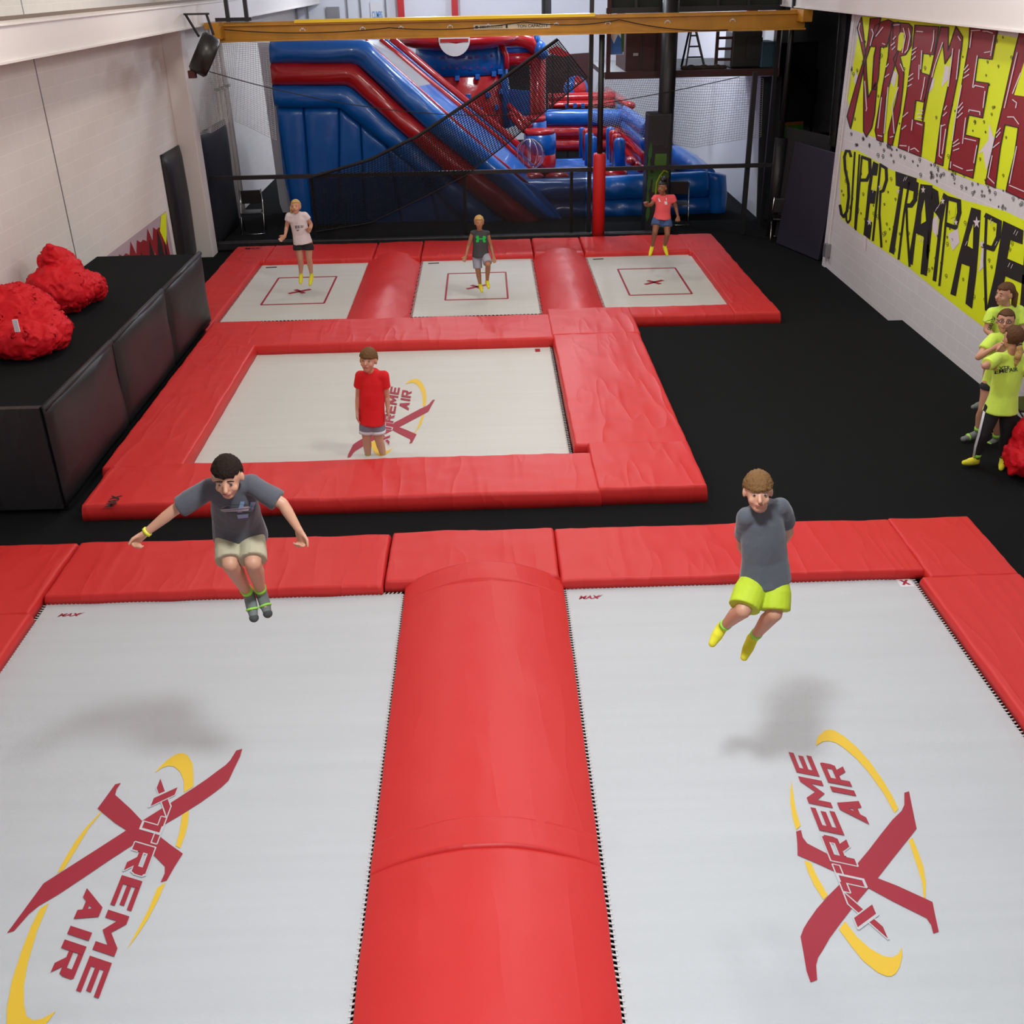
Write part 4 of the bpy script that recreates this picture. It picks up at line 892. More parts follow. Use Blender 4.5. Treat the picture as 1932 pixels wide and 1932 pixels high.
p = at(1031, 10, Y=30); o = MB().tube([(p.x, 30, 3.6), (p.x, 30, 4.4)], .13, 12).build('loudspeaker', 'plastic'); tag(o, 'black hanging loudspeaker above the crane girder', 'loudspeaker')
# ================================================================ FAR RIGHT: leaning mats, curtain, green beds
def slab(name, b0, b1, t0, t1, th, m, label, cat):
    b0, b1, t0, t1 = map(Vector, (b0, b1, t0, t1)); n = (b1 - b0).cross(t0 - b0).normalized() * th
    o = MB().prism([b0, b1, t1, t0], n).build(name, m); tag(beveled(o, .01), label, cat); return o
slab('gym_mat', (5.80, 20.7, -.16), (6.22, 19.25, -.16), (6.02, 20.85, 1.75), (6.44, 19.4, 1.72), .06, 'purple', 'dark violet mat leaning at the end of the painted wall, front one', 'mat')
slab('gym_mat', (5.92, 21.3, -.16), (6.5, 20.2, -.16), (5.98, 21.45, 1.95), (6.55, 20.35, 1.9), .06, 'blk_cloth', 'darker mat standing behind the dark violet leaning mat', 'mat')
V = []; F = []; n = 24
for j in range(2):
    for i in range(n + 1): t = i / n; V.append((6.0 + .5 * t + .1 * (1 - j) * (1 - t), 19.15 + .12 * math.sin(i * 1.1), 1.9 + 2.6 * j))
for i in range(n): F.append((i, i + 1, i + n + 2, i + n + 1))
o = mesh('net_curtain', V, F, 'screen', None, True); tag(o, 'gathered black see-through curtain beside the painted wall', 'curtain')
def quadY(name, pts, Y, m, label, cat, th=.06, group=None):
    o = MB().prism([at(x, y, Y=Y) for x, y in pts], (0, th, 0)).build(name, m); return tag(o, label, cat, group)
q = quadY('green_pad', [(1466, 236), (1516, 232), (1515, 262), (1508, 280), (1466, 280)], 27.5, 'green', 'bright green pad in the dark room at right, upper one', 'pad', group='green pads in the dark room')
q0_ = at(1490, 280, Y=27.56); MB().box(q0_.x - .35, q0_.x + .3, 27.52, 27.6, -.17, q0_.z + .05).build('black_stand', 'plastic', q)
MB().prism([at(x, y, Y=27.45) for x, y in ((1466, 232), (1516, 229), (1516, 235), (1466, 239))], (0, .04, 0)).build('orange_edge', 'orange', q)
q = quadY('green_pad', [(1468, 307), (1502, 305), (1498, 357), (1470, 357)], 26.0, 'green', 'bright green pad in the dark room at right, lower one', 'pad', group='green pads in the dark room')
q0_ = at(1485, 357, Y=26.06); MB().box(q0_.x - .2, q0_.x + .2, 26.02, 26.1, -.17, q0_.z + .05).build('black_stand', 'plastic', q)
MB().prism([at(x, y, Y=25.95) for x, y in ((1468, 302), (1503, 300), (1503, 306), (1468, 309))], (0, .04, 0)).build('orange_edge', 'orange', q)
quadY('grey_wall_panel', [(1466, 82), (1545, 78), (1530, 225), (1466, 228)], 29.5, mat('bluegrey_panel', (.05, .06, .065), .8), 'dim blue grey panel in the dark room at right', 'panel')
st = empty('staircase', (8.3, 27, 1.5), 'dark metal staircase in the dim room at right', 'stairs')
for dy in (0, 14): MB().bar(at(1478, 98 + dy, Y=28.5), at(1540, 160 + dy * 1.3, Y=28.5), .05).build('stringer', 'steel_blk', st)
for px_ in (1485, 1535): q_ = at(px_, 200, Y=28.5); MB().bar((q_.x, 28.5, -.17), (q_.x, 28.5, 3.0 if px_ < 1500 else 2.4), .06).build('post', 'steel_blk', st)
for k in range(6): MB().bar(at(1480 + k * 11, 100 + k * 11, Y=28.5), at(1480 + k * 11, 128 + k * 11, Y=28.5), .03).build('baluster', 'steel_blk', st)
q = quadY('notice_board', [(1438, 264), (1455, 264), (1454, 303), (1437, 303)], 23.05, 'white_trim', 'white notice on the dark end of the side wall', 'sign')
quadY('dark_pilaster', [(1437, 145), (1475, 145), (1462, 420), (1428, 420)], 23.0, 'dkgrey', 'dark pilaster at the end of the white side wall', 'pilaster', .08)
#PART3
# ================================================================ INFLATABLES BEHIND
def puffy(mb, e1, e2, Y, bulge, n=40, k=14, seam=0.0):
    """inflated band between two edge lines; Y may be (start, end)"""
    def smp(E, t):
        L = [0]
        for a, b in zip(E[:-1], E[1:]): L.append(L[-1] + math.hypot(b[0] - a[0], b[1] - a[1]))
        d = t * L[-1]; i = 0
        while i < len(E) - 2 and L[i + 1] < d: i += 1
        u = (d - L[i]) / (L[i + 1] - L[i] + 1e-9); return (E[i][0] + (E[i + 1][0] - E[i][0]) * u, E[i][1] + (E[i + 1][1] - E[i][1]) * u)
    V = []; F = []
    for i in range(n + 1):
        t = i / n; y = Y if not isinstance(Y, tuple) else Y[0] + (Y[1] - Y[0]) * t
        a, b = at(*smp(e1, t), Y=y), at(*smp(e2, t), Y=y); m_, h = (a + b) / 2, (b - a) / 2; nrm = Vector((0, -1, 0))
        if isinstance(Y, tuple):
            a2, b2 = at(*smp(e1, min(1, t + .02)), Y=Y[0] + (Y[1] - Y[0]) * min(1, t + .02)), a
            tv = (a2 - a) if t < .99 else (a - at(*smp(e1, .95), Y=Y[0] + (Y[1] - Y[0]) * .95)); nrm = tv.cross(h).normalized()
            if nrm.y > 0: nrm = -nrm
        end = min(1, 8 * min(t, 1 - t) + .35); end = math.sqrt(max(0, 1 - (1 - end) ** 2))
        for j in range(k):
            g = 2 * math.pi * j / k
            rip = 1 + seam * noise.noise(Vector((t * 14, j * .7, bulge * 9)))
            V.append(m_ + h * math.cos(g) + nrm * (bulge * math.sin(g) * end * rip))
    for i in range(n):
        for j in range(k): F.append((i * k + j, i * k + (j + 1) % k, (i + 1) * k + (j + 1) % k, (i + 1) * k + j))
    F.append(tuple(range(k))[::-1]); F.append(tuple(n * k + j for j in range(k)))
    return mb.add(V, F)
def puff(name, e1, e2, Y, bulge, m, parent, **k): return puffy(MB(), e1, e2, Y, bulge, **k).build(name, m, parent, True)
sl = empty('inflatable_slide', (-2, 24.5, -.17), 'huge blue inflatable slide with red stripes behind the rear trampolines', 'slide')
YS = 23.6
sil = [(512, 78), (690, 76), (712, 96), (860, 232), (985, 340), (1075, 435), (560, 435), (535, 330), (522, 210)]
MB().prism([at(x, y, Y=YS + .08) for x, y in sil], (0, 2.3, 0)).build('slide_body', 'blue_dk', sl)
puff('upper_blue_tube', [(511, 74), (694, 74), (712, 96), (860, 232), (990, 345), (1060, 415)], [(511, 120), (671, 120), (690, 136), (808, 247), (900, 321), (1010, 412)], YS, .26, 'blue_inf', sl, seam=.25)
puff('red_stripe_tube', [(512, 117), (671, 117), (757, 201), (808, 244), (900, 318), (1050, 432)], [(513, 161), (659, 161), (771, 262), (843, 327), (964, 428), (975, 437)], YS - .02, .24, 'red_inf', sl, seam=.2)
puff('lower_blue_tube', [(514, 159), (659, 159), (771, 260), (843, 325), (966, 430)], [(521, 203), (640, 203), (700, 250), (790, 325), (880, 430)], YS, .22, 'blue_inf', sl, seam=.3)
xs = [(521, 572, 560, 592), (572, 640, 592, 640), (640, 680, 640, 690), (680, 730, 690, 760), (730, 790, 760, 830), (790, 880, 830, 890)]
for a, b, c, d in xs:
    def yt(x): return 203 if x < 640 else 203 + (x - 640) * .80
    puff('side_panel', [(a, yt(a)), ((a + c) / 2, 330), (c, 436)], [(b, yt(b)), ((b + d) / 2, 345), (d, 436)], YS + .07, .05, 'blue_inf', sl, n=16, k=12, seam=.3)
# right of the stripe, below the slope
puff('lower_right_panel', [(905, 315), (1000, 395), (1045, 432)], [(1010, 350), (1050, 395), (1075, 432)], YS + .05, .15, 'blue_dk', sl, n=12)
# lane and border tubes
near = [(689, 76), (709, 97), (784, 164), (857, 229), (924, 290), (1000, 352)]; far = [(716, 76), (750, 103), (815, 158), (878, 210), (940, 262), (1004, 322)]
def lane(name, a, b, m, idx):
    V = [at(*p, Y=YS + .15) for p in near] + [at(*p, Y=YS + 1.2) for p in far]; n = len(near)
    return mesh(name, V, [(i, i + 1, n + i + 1, n + i) for i in idx], m, sl)
lane('grey_lane', 0, 1, 'grey_inf', [0, 1]); lane('blue_lane', 0, 1, 'blue_inf', [2, 3, 4])
MB().tube([at(*p, Y=YS + .05) for p in near], .05, 10).build('red_edge_tube', 'red_inf', sl, True)
MB().tube([at(*p, Y=YS + 1.2) for p in far], .07, 10).build('red_edge_tube', 'red_inf', sl, True)
MB().tube([at(p[0] + 20, p[1] - 2, Y=YS + 1.9) for p in far], .10, 10).build('red_edge_tube', 'red_inf', sl, True)
MB().tube([at(p[0] + 10, p[1] - 1, Y=YS + 1.5) for p in far], .035, 8).build('blue_edge_tube', 'blue_inf', sl, True)
# strap and loop at the left
o = MB().prism([at(x, y, Y=25.0) for x, y in ((486, 80), (511, 80), (553, 378), (562, 418), (542, 422), (528, 385))], (0, .03, 0)).build('white_banner_strip', 'wall_w'); tag(o, 'narrow upright white strip just left of the blue slide', 'banner')

# climbing tower
tw = empty('climbing_tower', (-.9, 27, -.17), 'inflatable climbing tower, blue above red with small blue grip blocks', 'climbing tower')
def drum(px, y0, y1, Y, rx, ry, m, name, parent, n=28, taper=1.0):
    a, b = at(px, y1, Y=Y), at(px, y0, Y=Y); a.x = b.x = (a.x + b.x) / 2
    ts = [0, .02, .5, .98, 1]; return MB().eloft([a.lerp(b, t) for t in ts], [rx * s * (1 + (taper - 1) * t) for s, t in zip((.9, 1, 1.03, 1, .9), ts)], [ry * s for s in (.9, 1, 1.03, 1, .9)], (1, 0, 0), n).build(name, m, parent, True)
drum(872, 138, 330, 27.2, 1.02, .7, 'red_inf', 'red_climbing_face', tw); drum(868, 84, 140, 27.2, 1.05, .72, 'blue_inf', 'blue_climbing_face', tw)
for px, py in ((828, 151), (863, 147), (901, 145), (932, 141), (944, 138), (884, 182), (921, 180), (946, 176), (906, 207), (937, 205), (850, 184)):
    p = at(px, py, Y=26.5); off = ((px - 872) / 80.0) ** 2 * .5
    beveled(MB().box(p.x - .055, p.x + .055, 26.36 + off, 26.62 + off, p.z - .05, p.z + .06).build('grip_block', 'blue_inf', tw), .01)
for row, y in ((0, 108), (1, 128)):
    mb = MB(); 
    for k in range(9):
        p = at(818 + k * 13 + row * 2, y, Y=26.44); q = at(826 + k * 13, y - 2 + (k % 2) * 4, Y=26.44); oy = ((822 + k * 13 - 868) / 80) ** 2 * .45
        mb.bar(p + Vector((0, oy, 0)), q + Vector((0, oy, .0)), .02, .06)
    mb.build('faded_red_print', mat('faded_red_print', (.06, .03, .22), .5), tw)
dm = at(862, 73, Y=26.9); MB().sph(dm, (1.42, 1.0, .27), 16).build('red_dome', 'red_inf', tw, True)
p = at(857, 74, Y=25.92); MB().tube([p, p + Vector((0, .06, 0))], .36, 28).build('white_disc', 'white_inf', tw); 
MB().box(p.x - .32, p.x + .32, p.y - .02, p.y + .01, p.z - .06, p.z + .01).build('red_bar_print', 'red_inf', tw)
for px in (806, 948): MB().tube([at(px, 90, Y=27), at(px + (8 if px > 900 else -6), 240, Y=27)], .10, 10).build('side_tube', 'red_inf' if px < 900 else 'blue_inf', tw, True)
MB().tube([at(945, 84, Y=26.8), at(955, 105, Y=26.8), at(956, 130, Y=26.8)], .07, 10).build('side_tube', 'red_inf', tw, True)
# arch
ar = empty('inflatable_arch', (1.2, 28.5, -.17), 'red inflatable arch with blue knot at the corner, right of the climbing tower', 'inflatable arch')
MB().tube([at(1014, 420, Y=28.6).xyz * 1, at(1014, 215, Y=28.6), at(1014, 104, Y=28.6)], .20, 16).build('upright', 'red_inf', ar, True)
MB().tube([at(940, 112, Y=28.6), at(1012, 110, Y=28.6)], .16, 14).build('red_beam', 'red_inf', ar, True)
MB().tube([at(940, 94, Y=28.6), at(1008, 94, Y=28.6)], .09, 12).build('blue_beam', 'blue_inf', ar, True)
MB().tube([at(940, 86, Y=28.6), at(985, 87, Y=28.6)], .04, 12).build('yellow_trim', 'crane2', ar, True)
MB().tube([at(930, 76, Y=28.4), at(975, 72, Y=28.4), at(1000, 80, Y=28.4), at(1016, 96, Y=28.5)], .17, 14).build('curved_beam', 'red_inf', ar, True)
MB().sph(at(1018, 92, Y=28.4), (.17, .17, .2), 10).sph(at(1025, 102, Y=28.3), (.12, .12, .12), 8).sph(at(1012, 76, Y=28.4), (.10, .1, .16), 8).build('blue_knot', 'blue_inf', ar, True)
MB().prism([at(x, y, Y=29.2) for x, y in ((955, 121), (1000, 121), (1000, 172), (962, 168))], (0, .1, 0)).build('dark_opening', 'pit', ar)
MB().prism([at(x, y, Y=28.9) for x, y in ((955, 168), (1000, 172), (1002, 225), (950, 245))], (0, .1, 0)).build('blue_ramp', 'blue_inf', ar)
o = quadY('red_canopy', [(1035, 95), (1050, 86), (1078, 104), (1060, 107), (1037, 100)], 30.5, 'red_inf', 'small red canopy behind the black net', 'canopy')
for px_ in (1042, 1072): q_ = at(px_, 100, Y=30.53); MB().bar((q_.x, 30.53, -.17), (q_.x, 30.53, q_.z), .05).build('pole', 'steel_blk', o)
o = MB().prism([at(x, y, Y=33) for x, y in ((1030, 106), (1112, 100), (1112, 278), (1030, 278))], (0, .2, 0)).build('dark_backdrop', 'maroon_dk'); tag(o, 'dark backdrop panel behind the red arch', 'panel')
# obstacle course
oc = empty('obstacle_course', (3, 26, -.17), 'low red and blue inflatable obstacle course with pillars and ribbed blue floor', 'obstacle course')
YB = 23.9
puff('front_wall_upper_tube', [(984, 338), (1100, 334), (1336, 322)], [(1010, 380), (1100, 379), (1336, 373)], YB, .24, 'blue_inf', oc, seam=.3)
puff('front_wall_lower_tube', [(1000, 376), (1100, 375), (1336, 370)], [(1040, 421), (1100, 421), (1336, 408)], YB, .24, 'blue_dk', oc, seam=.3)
puff('red_base_strip', [(1040, 415), (1336, 404), (1365, 402)], [(1045, 432), (1336, 418), (1362, 412)], YB + .02, .12, 'red_inf', oc)
puff('corner_bolster', [(1330, 322), (1332, 366), (1334, 405)], [(1370, 330), (1372, 366), (1368, 402)], YB + .05, .26, 'blue_inf', oc, n=14)
puff('side_wall_tube', [(1273, 272), (1310, 292), (1345, 318)], [(1276, 322), (1300, 330), (1332, 336)], (26.2, 24.0), .22, 'blue_inf', oc, n=18, seam=.3)
puff('side_wall_tube', [(1268, 268), (1272, 290)], [(1282, 280), (1280, 322)], 26.3, .2, 'blue_dk', oc, n=10)
for (a, b, c, d, m_) in ((199, 228, 229, 262, 'blue_inf'), (222, 246, 258, 288, 'blue_inf'), (240, 265, 285, 318, 'red_inf'), (262, 292, 315, 350, 'red_inf')):
    puff('side_wall_band', [(1178, a), (1223, c)], [(1178, b), (1223, d)], (29.4, 26.4), .16, m_, oc, n=16, seam=.2)
puff('side_wall_band', [(1145, 163), (1192, 193)], [(1143, 176), (1190, 206)], (34, 29.8), .16, 'red_inf', oc, n=14)
puff('side_wall_band', [(1143, 174), (1190, 204)], [(1142, 200), (1186, 224)], (34, 29.8), .16, 'blue_inf', oc, n=14)
for (a, b, m_) in ((206, 238, 'blue_inf'), (236, 262, 'red_inf'), (260, 286, 'red_inf')):
    puff('cross_wall_tube', [(1024, a), (1100, a), (1180, a)], [(1024, b), (1100, b), (1180, b)], 29.4, .2, m_, oc, n=20, seam=.2)
for k in range(17):
    y = 24.6 + k * .26; MB().tube([(at(1046, 300, Y=y).x, y, .18), (3.95, y, .18)], .135, 10).build('floor_rib', 'blue_inf', oc, True)
def pillar(px, y0, y1, wpx, Y, m_):
    a, b = at(px, y1, Y=Y), at(px, y0, Y=Y); r = wpx / 2 / 74.; mb = MB().tube([a, b - Vector((0, 0, r * .6)), b - Vector((0, 0, r * .2)), b], [r, r, r * .8, r * .4], 14); mb.build('pillar', m_, oc, True)
for q in ((1098, 240, 296, 11, 27.6, 'blue_inf'), (1106, 243, 302, 14, 27.3, 'red_inf'), (1112, 250, 312, 18, 26.9, 'blue_inf'), (1120, 257, 316, 13, 26.6, 'blue_inf'), (1152, 239, 300, 17, 27.6, 'blue_inf'), (1158, 245, 306, 18, 27.2, 'red_inf'), (1164, 252, 310, 19, 26.8, 'red_inf'), (1169, 260, 316, 21, 26.4, 'blue_inf')): pillar(*q)
for x in (1003, 1052): MB().sph(at(x, 333, Y=24.4), (.28, .2, .10), 10).build('red_bump', 'red_inf', oc, True)
MB().sph(at(1160, 328, Y=24.6), (.3, .2, .14), 10).build('red_bump', 'red_inf', oc, True)
for x in (1190, 1200, 1208): MB().sph(at(x, 318 - (1208 - x) * .8, Y=25.3), (.12, .2, .10), 8).build('red_bump', 'red_inf', oc, True)
# drums
dr = empty('inflatable_drum', (.8, 25.8, -.17), 'short blue inflatable drum with red top beside the clear ball', 'inflatable drum')
drum(1020, 252, 290, 25.8, .36, .34, 'blue_inf', 'blue_band', dr); drum(1020, 289, 330, 25.8, .36, .34, 'red_inf', 'red_band', dr); drum(1018, 244, 253, 25.8, .35, .33, 'red_inf', 'red_top', dr)
dr = empty('inflatable_drum', (.6, 27.3, -.17), 'smaller blue drum with red top behind the other drum', 'inflatable drum')
drum(1010, 228, 300, 27.3, .28, .26, 'blue_inf', 'blue_band', dr); drum(1008, 219, 229, 27.3, .28, .26, 'red_inf', 'red_top', dr)
MB().tube([at(958, 200, Y=27), at(1000, 240, Y=26.3)], .09, 10).build('red_ramp_tube', 'red_inf', dr, True)
MB().tube([at(962, 216, Y=26.5), at(990, 246, Y=26)], .08, 10).build('red_ramp_tube', 'red_inf', dr, True)
c = at(1000, 291, Y=24.9); o = MB().sph(c, .33, 16).build('clear_ball', 'glass', None, True); tag(o, 'large clear plastic ball beside the slide', 'ball')
mb = MB()
for k in range(6): t = k * math.pi / 6; mb.tube([c + .335 * Vector((math.cos(g) * math.cos(t), math.cos(g) * math.sin(t), math.sin(g))) for g in np.linspace(0, 2 * math.pi, 25)], .008, 5, False)
mb.build('seam_ribs', 'chrome', o)
# beach ball
c = at(1086, 168, Y=32); mb = MB().sph(c, .36, 14); fm = [(int(f[0] % 28) // 5) % 2 for f in mb.f]
o = mb.build('inflatable_ball', 'red_inf', None, True, mats=['red_inf', 'blue_inf'], fm=fm); tag(o, 'large red and blue panelled ball far behind the obstacle course', 'ball')
o = puff('red_bench', [(1035, 176), (1160, 172)], [(1035, 192), (1160, 190)], 31.4, .2, 'red_inf', None, n=14); tag(o, 'long red inflatable bench under the panelled ball', 'inflatable bench')
puff('bench_front', [(1035, 190), (1160, 188)], [(1035, 206), (1160, 204)], 31.2, .2, 'red_inf', o, n=14)
for px in (1070, 1085, 1100): q = at(px, 200, Y=30.9); MB().box(q.x - .05, q.x + .05, 30.88, 31.0, q.z - .05, q.z + .06).build('blue_block', 'blue_inf', o)

# ================================================================ BEAN BAG AND CHAIR BY THE STAFF
def G(px, py, h, r): return (at(px, py, z=h), r)
lumps('bean_bag', [G(1945, 865, .2, (.26, .26, .2)), G(1950, 845, .3, (.24, .24, .22)), G(1948, 820, .45, (.18, .18, .2)), G(1925, 862, .12, (.13, .13, .12))], 'beanbag', 'red bean bag chair on the black floor beside the girls in neon shirts', 'bean bag', z_floor=.005, seedn=9)
p = at(1950, 812, z=0); chair((5.88, 10.45, 0), -1.57, 'black folding chair by the right wall behind the red bean bag')

# ================================================================ PEOPLE
def frame(fwd, up):
    f = Vector(fwd).normalized(); u = Vector(up); u = (u - f * u.dot(f)).normalized(); s = f.cross(u); return s, f, u   # right-hand side vector, forward, up
def hand(mb, wrist, d, palmn, k, curl, side):
    """palm and five fingers; d = pointing direction, palmn = palm normal, side = +1/-1 thumb side along d x palmn"""
    d = Vector(d).normalized(); n = Vector(palmn); n = (n - d * n.dot(d)).normalized(); s = d.cross(n) * side
    w0 = Vector(wrist); c = w0 + d * .045 * k
    mb.eloft([w0 - d * .01 * k, w0 + d * .02 * k, w0 + d * .055 * k, w0 + d * .08 * k], [.022 * k, .032 * k, .036 * k, .030 * k], [.017 * k, .016 * k, .014 * k, .011 * k], s, 14)
    for i, (o, L) in enumerate(((.027, .058), (.009, .066), (-.009, .061), (-.027, .048))):
        p = w0 + (d * .072 + s * o) * k; a = curl * .5; dd = (d + s * o * 3.5).normalized(); P = [w0 + (d * .04 + s * o * .8) * k, p]; q = p
        for j in range(3):
            a += curl * .75; q = q + (dd * math.cos(a) + n * math.sin(a)) * L * k * (.42, .32, .26)[j]; P.append(q)
        mb.limb(P, [.0085 * k, .0085 * k, .0078 * k, .0072 * k, .006 * k], 8)
    t0 = w0 + (d * .02 + s * .022) * k; t1_ = t0 + (d * .03 + s * .026 + n * .008) * k; t2_ = t1_ + (d * .028 + s * .006 + n * .014) * k
    mb.limb([t0, t1_, t2_], [.012 * k, .0095 * k, .0075 * k], 8)

def person(nm, label, J, k, skin, hair, clothes, face, up=(0, 0, 1), vox=.006, curl=.5, hstyle='short', group=None, palms=None, eyes=True, hk=1.0):
    """J: world joints. k: body scale (1 = 1.4 m tall child)"""
    J = {a: Vector(b) for a, b in J.items()}
    lowz = min(v.z for v in J.values()); root = empty('person', ((J['hl'].x + J['hr'].x) / 2, (J['hl'].y + J['hr'].y) / 2, lowz - .02), label, 'person', group)
    sv = (J['sr'] - J['sl']).normalized(); hv = (J['hr'] - J['hl']).normalized()
    sc, hc = (J['sl'] + J['sr']) / 2, (J['hl'] + J['hr']) / 2; sw = (J['sr'] - J['sl']).length / 2
    hd = J['head']; s, f, u = frame(face, up); R = Matrix((s, f, u)).transposed()
    mb = MB()
    spine = [hc - (sc - hc) * .12, hc, hc.lerp(sc, .3), hc.lerp(sc, .6), hc.lerp(sc, .88), sc + (sc - hc) * .06]
    mb.eloft(spine, [.085 * k, .118 * k, .100 * k, .112 * k, sw * .95, .06 * k], [.07 * k, .085 * k, .072 * k, .080 * k, .068 * k, .045 * k], sv, 22)
    mb.limb([J['sl'], J['sr']], [.045 * k] * 2); mb.limb([J['hl'], J['hr']], [.07 * k] * 2)
    mb.limb([sc + (sc - hc) * .02, hd - u * .075 * k * hk - f * .015 * k], [.044 * k, .042 * k])
    # head: skull, face, jaw, nose, ears
    q = k * hk
    mb.sph(hd + u * .018 * q - f * .008 * q, (.072 * q, .088 * q, .086 * q), 12, R); mb.sph(hd + f * .022 * q - u * .022 * q, (.058 * q, .066 * q, .082 * q), 12, R)
    mb.sph(hd + f * .045 * q - u * .078 * q, (.034 * q, .034 * q, .028 * q), 8, R)
    mb.limb([hd + f * .078 * q + u * .012 * q, hd + f * .102 * q - u * .022 * q], [.008 * q, .0135 * q], 8)
    mb.limb([hd + f * .082 * q - u * .048 * q - s * .013 * q, hd + f * .082 * q - u * .048 * q + s * .013 * q], [.010 * q] * 2, 8)
    for e in (-1, 1):
        mb.sph(hd + s * .074 * q * e - u * .012 * q - f * .005 * q, (.010 * q, .018 * q, .028 * q), 8, R)
        mb.sph(hd + s * .035 * q * e - u * .03 * q + f * .06 * q, (.022 * q, .02 * q, .022 * q), 8, R)
    for e, S in ((-1, 'l'), (1, 'r')):
        a, b, c = J['s' + S], J['e' + S], J['w' + S]
        mb.limb([a, a.lerp(b, .5), b], [.043 * k, .038 * k, .031 * k]); mb.limb([b, b.lerp(c, .3), c], [.031 * k, .031 * k, .020 * k])
        if curl is not None:
            pn = (palms or {}).get(S, (0, -1, 0)); dh = (J.get('f' + S, c + (c - b)) - c); hand(mb, c, dh, pn, k * 1.02, curl, (palms or {}).get(S + 't', 1))
        a, b, c, t = J['h' + S], J['k' + S], J['a' + S], J['t' + S]
        mb.limb([a, a.lerp(b, .5), b], [.074 * k, .062 * k, .047 * k]); sh = (c - b)
        back = Vector((0, .012 * k, 0)); mb.limb([b, b.lerp(c, .3) + back, b.lerp(c, .7), c], [.046 * k, .047 * k, .034 * k, .027 * k])
        mb.limb([c, c.lerp(t, .5), t], [.030 * k, .030 * k, .022 * k])
    body = mb.build('body', skin, root); remesh(body, vox, 5)
    # ---- clothes
    top, bot = clothes['top'], clothes['bottom']; g = .014 * k
    if top:
        mb = MB(); hemd = top.get('hem', .12); fl = top.get('flare', 1.0)
        sp_ = [hc - (sc - hc) * hemd, hc - (sc - hc) * hemd * .9, hc, hc.lerp(sc, .3), hc.lerp(sc, .6), hc.lerp(sc, .86), sc + (sc - hc) * .10, sc + (sc - hc) * .15]
        mb.eloft(sp_, [.146 * k * fl, .150 * k * fl, .146 * k * fl, .124 * k + g * .6, .126 * k + g * .4, sw * .98 + g, .075 * k, .06 * k], [.128 * k * fl, .134 * k * fl, .126 * k * fl, .098 * k, .098 * k, .088 * k, .062 * k, .05 * k], sv.lerp(hv, .4), 24)
        mb.limb([J['sl'], sc, J['sr']], [.052 * k, .06 * k, .052 * k])
        if top.get('sleeve', .6):
            for S in 'lr':
                a, b = J['s' + S], J['e' + S]; e = a.lerp(b, top.get('sleeve', .6)); mb.limb([a, a.lerp(e, .5)], [.055 * k, .056 * k]); mb.tube([a, a.lerp(e, .4), e], [.054 * k, .057 * k, .060 * k], 16)
        shirt = mb.build('shirt', top['m'], root); remesh(shirt, vox * 1.25, 7)
        for v in shirt.data.vertices:
            w_ = v.co * 9 / k; dn = noise.noise(Vector((w_.x, w_.y, w_.z * .45)) + Vector((len(label), 0, 0))); v.co += v.normal * (dn * .010 * k + (1 - abs(dn) * 3) ** 3 * .0015 * k if abs(dn) < .33 else dn * .010 * k)
    else: shirt = None
    if bot:
        mb = MB(); L = bot.get('len', .8); r0, r1 = bot.get('r', (.088, .088))
        wst = hc + (sc - hc) * .16
        mb.eloft([hc - (sc - hc) * .14, hc, wst], [.105 * k, .118 * k, .100 * k], [.082 * k, .088 * k, .074 * k], hv, 24)
        for S in 'lr':
            a, b, c = J['h' + S], J['k' + S], J['a' + S]
            if L <= 1: e = a.lerp(b, L); mb.sph(a, .070 * k, 8); mb.tube([a, a.lerp(e, .5), e], [.070 * k, r0 * k, r1 * k], 18)
            else: e = b.lerp(c, L - 1); mb.limb([a, a.lerp(b, .5), b], [.083 * k, .072 * k, .055 * k]); mb.limb([b, b.lerp(c, .35) + Vector((0, .012 * k, 0)), e], [.055 * k, .054 * k, .034 * k])
        sh = mb.build('trousers' if L > 1 else 'shorts', bot['m'], root); remesh(sh, vox * 1.25, 5)
        if bot.get('trim'):
            for S in 'lr':
                a, b = J['h' + S], J['k' + S]; d = (b - a).normalized(); e = a.lerp(b, L); MB().tube([e - d * .004, e + d * .028 * k], [(r1 + .003) * k, (r1 + .001) * k], 18).build('hem_band', bot['trim'], sh, True)
        if bot.get('stripes'):
            for S, sg in (('l', -1),):
                a, b, c = J['h' + S], J['k' + S], J['a' + S]
                for o_ in (-.014, 0, .014):
                    P = [a.lerp(b, .1), b, b.lerp(c, .45), b.lerp(c, .88)]; rr = [.083, .057, .054, .038]
                    MB().tube([p_ + Vector((-1, 0, 0)) * r_ * k * .97 + Vector((0, -1, 0)) * (.014 + o_) * k for p_, r_ in zip(P, rr)], .0042 * k, 6).build('white_stripe', 'white_trim', sh, True)
    # socks
    so = clothes['socks']
    for S in 'lr':
        b, c, t = J['k' + S], J['a' + S], J['t' + S]; d = (t - c).normalized(); up_ = (b - c).normalized()
        heel = c - d * .012 * k - up_ * .02 * k
        mb = MB(); mb.limb([c + up_ * .035 * k, c, c - up_ * .01 * k], [.032 * k, .035 * k, .035 * k]); mb.limb([heel, c.lerp(t, .55) - up_ * .006 * k, t], [.032 * k, .034 * k, .024 * k]); mb.limb([c, c.lerp(t, .5)], [.034 * k, .034 * k])
        sk = mb.build('sock', so['m'], root); remesh(sk, vox, 5)
        if so.get('toe'):
            MB().sph(t + d * .002, (.028 * k, .028 * k, .026 * k), 10).build('toe_cap', so['toe'], sk, True)
        if so.get('cuff'):
            MB().tube([c + up_ * .042 * k, c + up_ * .078 * k], [.0345 * k, .036 * k], 16).build('cuff', so['cuff'], sk, True)
            if so.get('toe'):
                MB().tube([c.lerp(t, .60), c.lerp(t, .68)], [.037 * k, .036 * k], 16).build('lime_stripe', so['cuff'], sk, True)
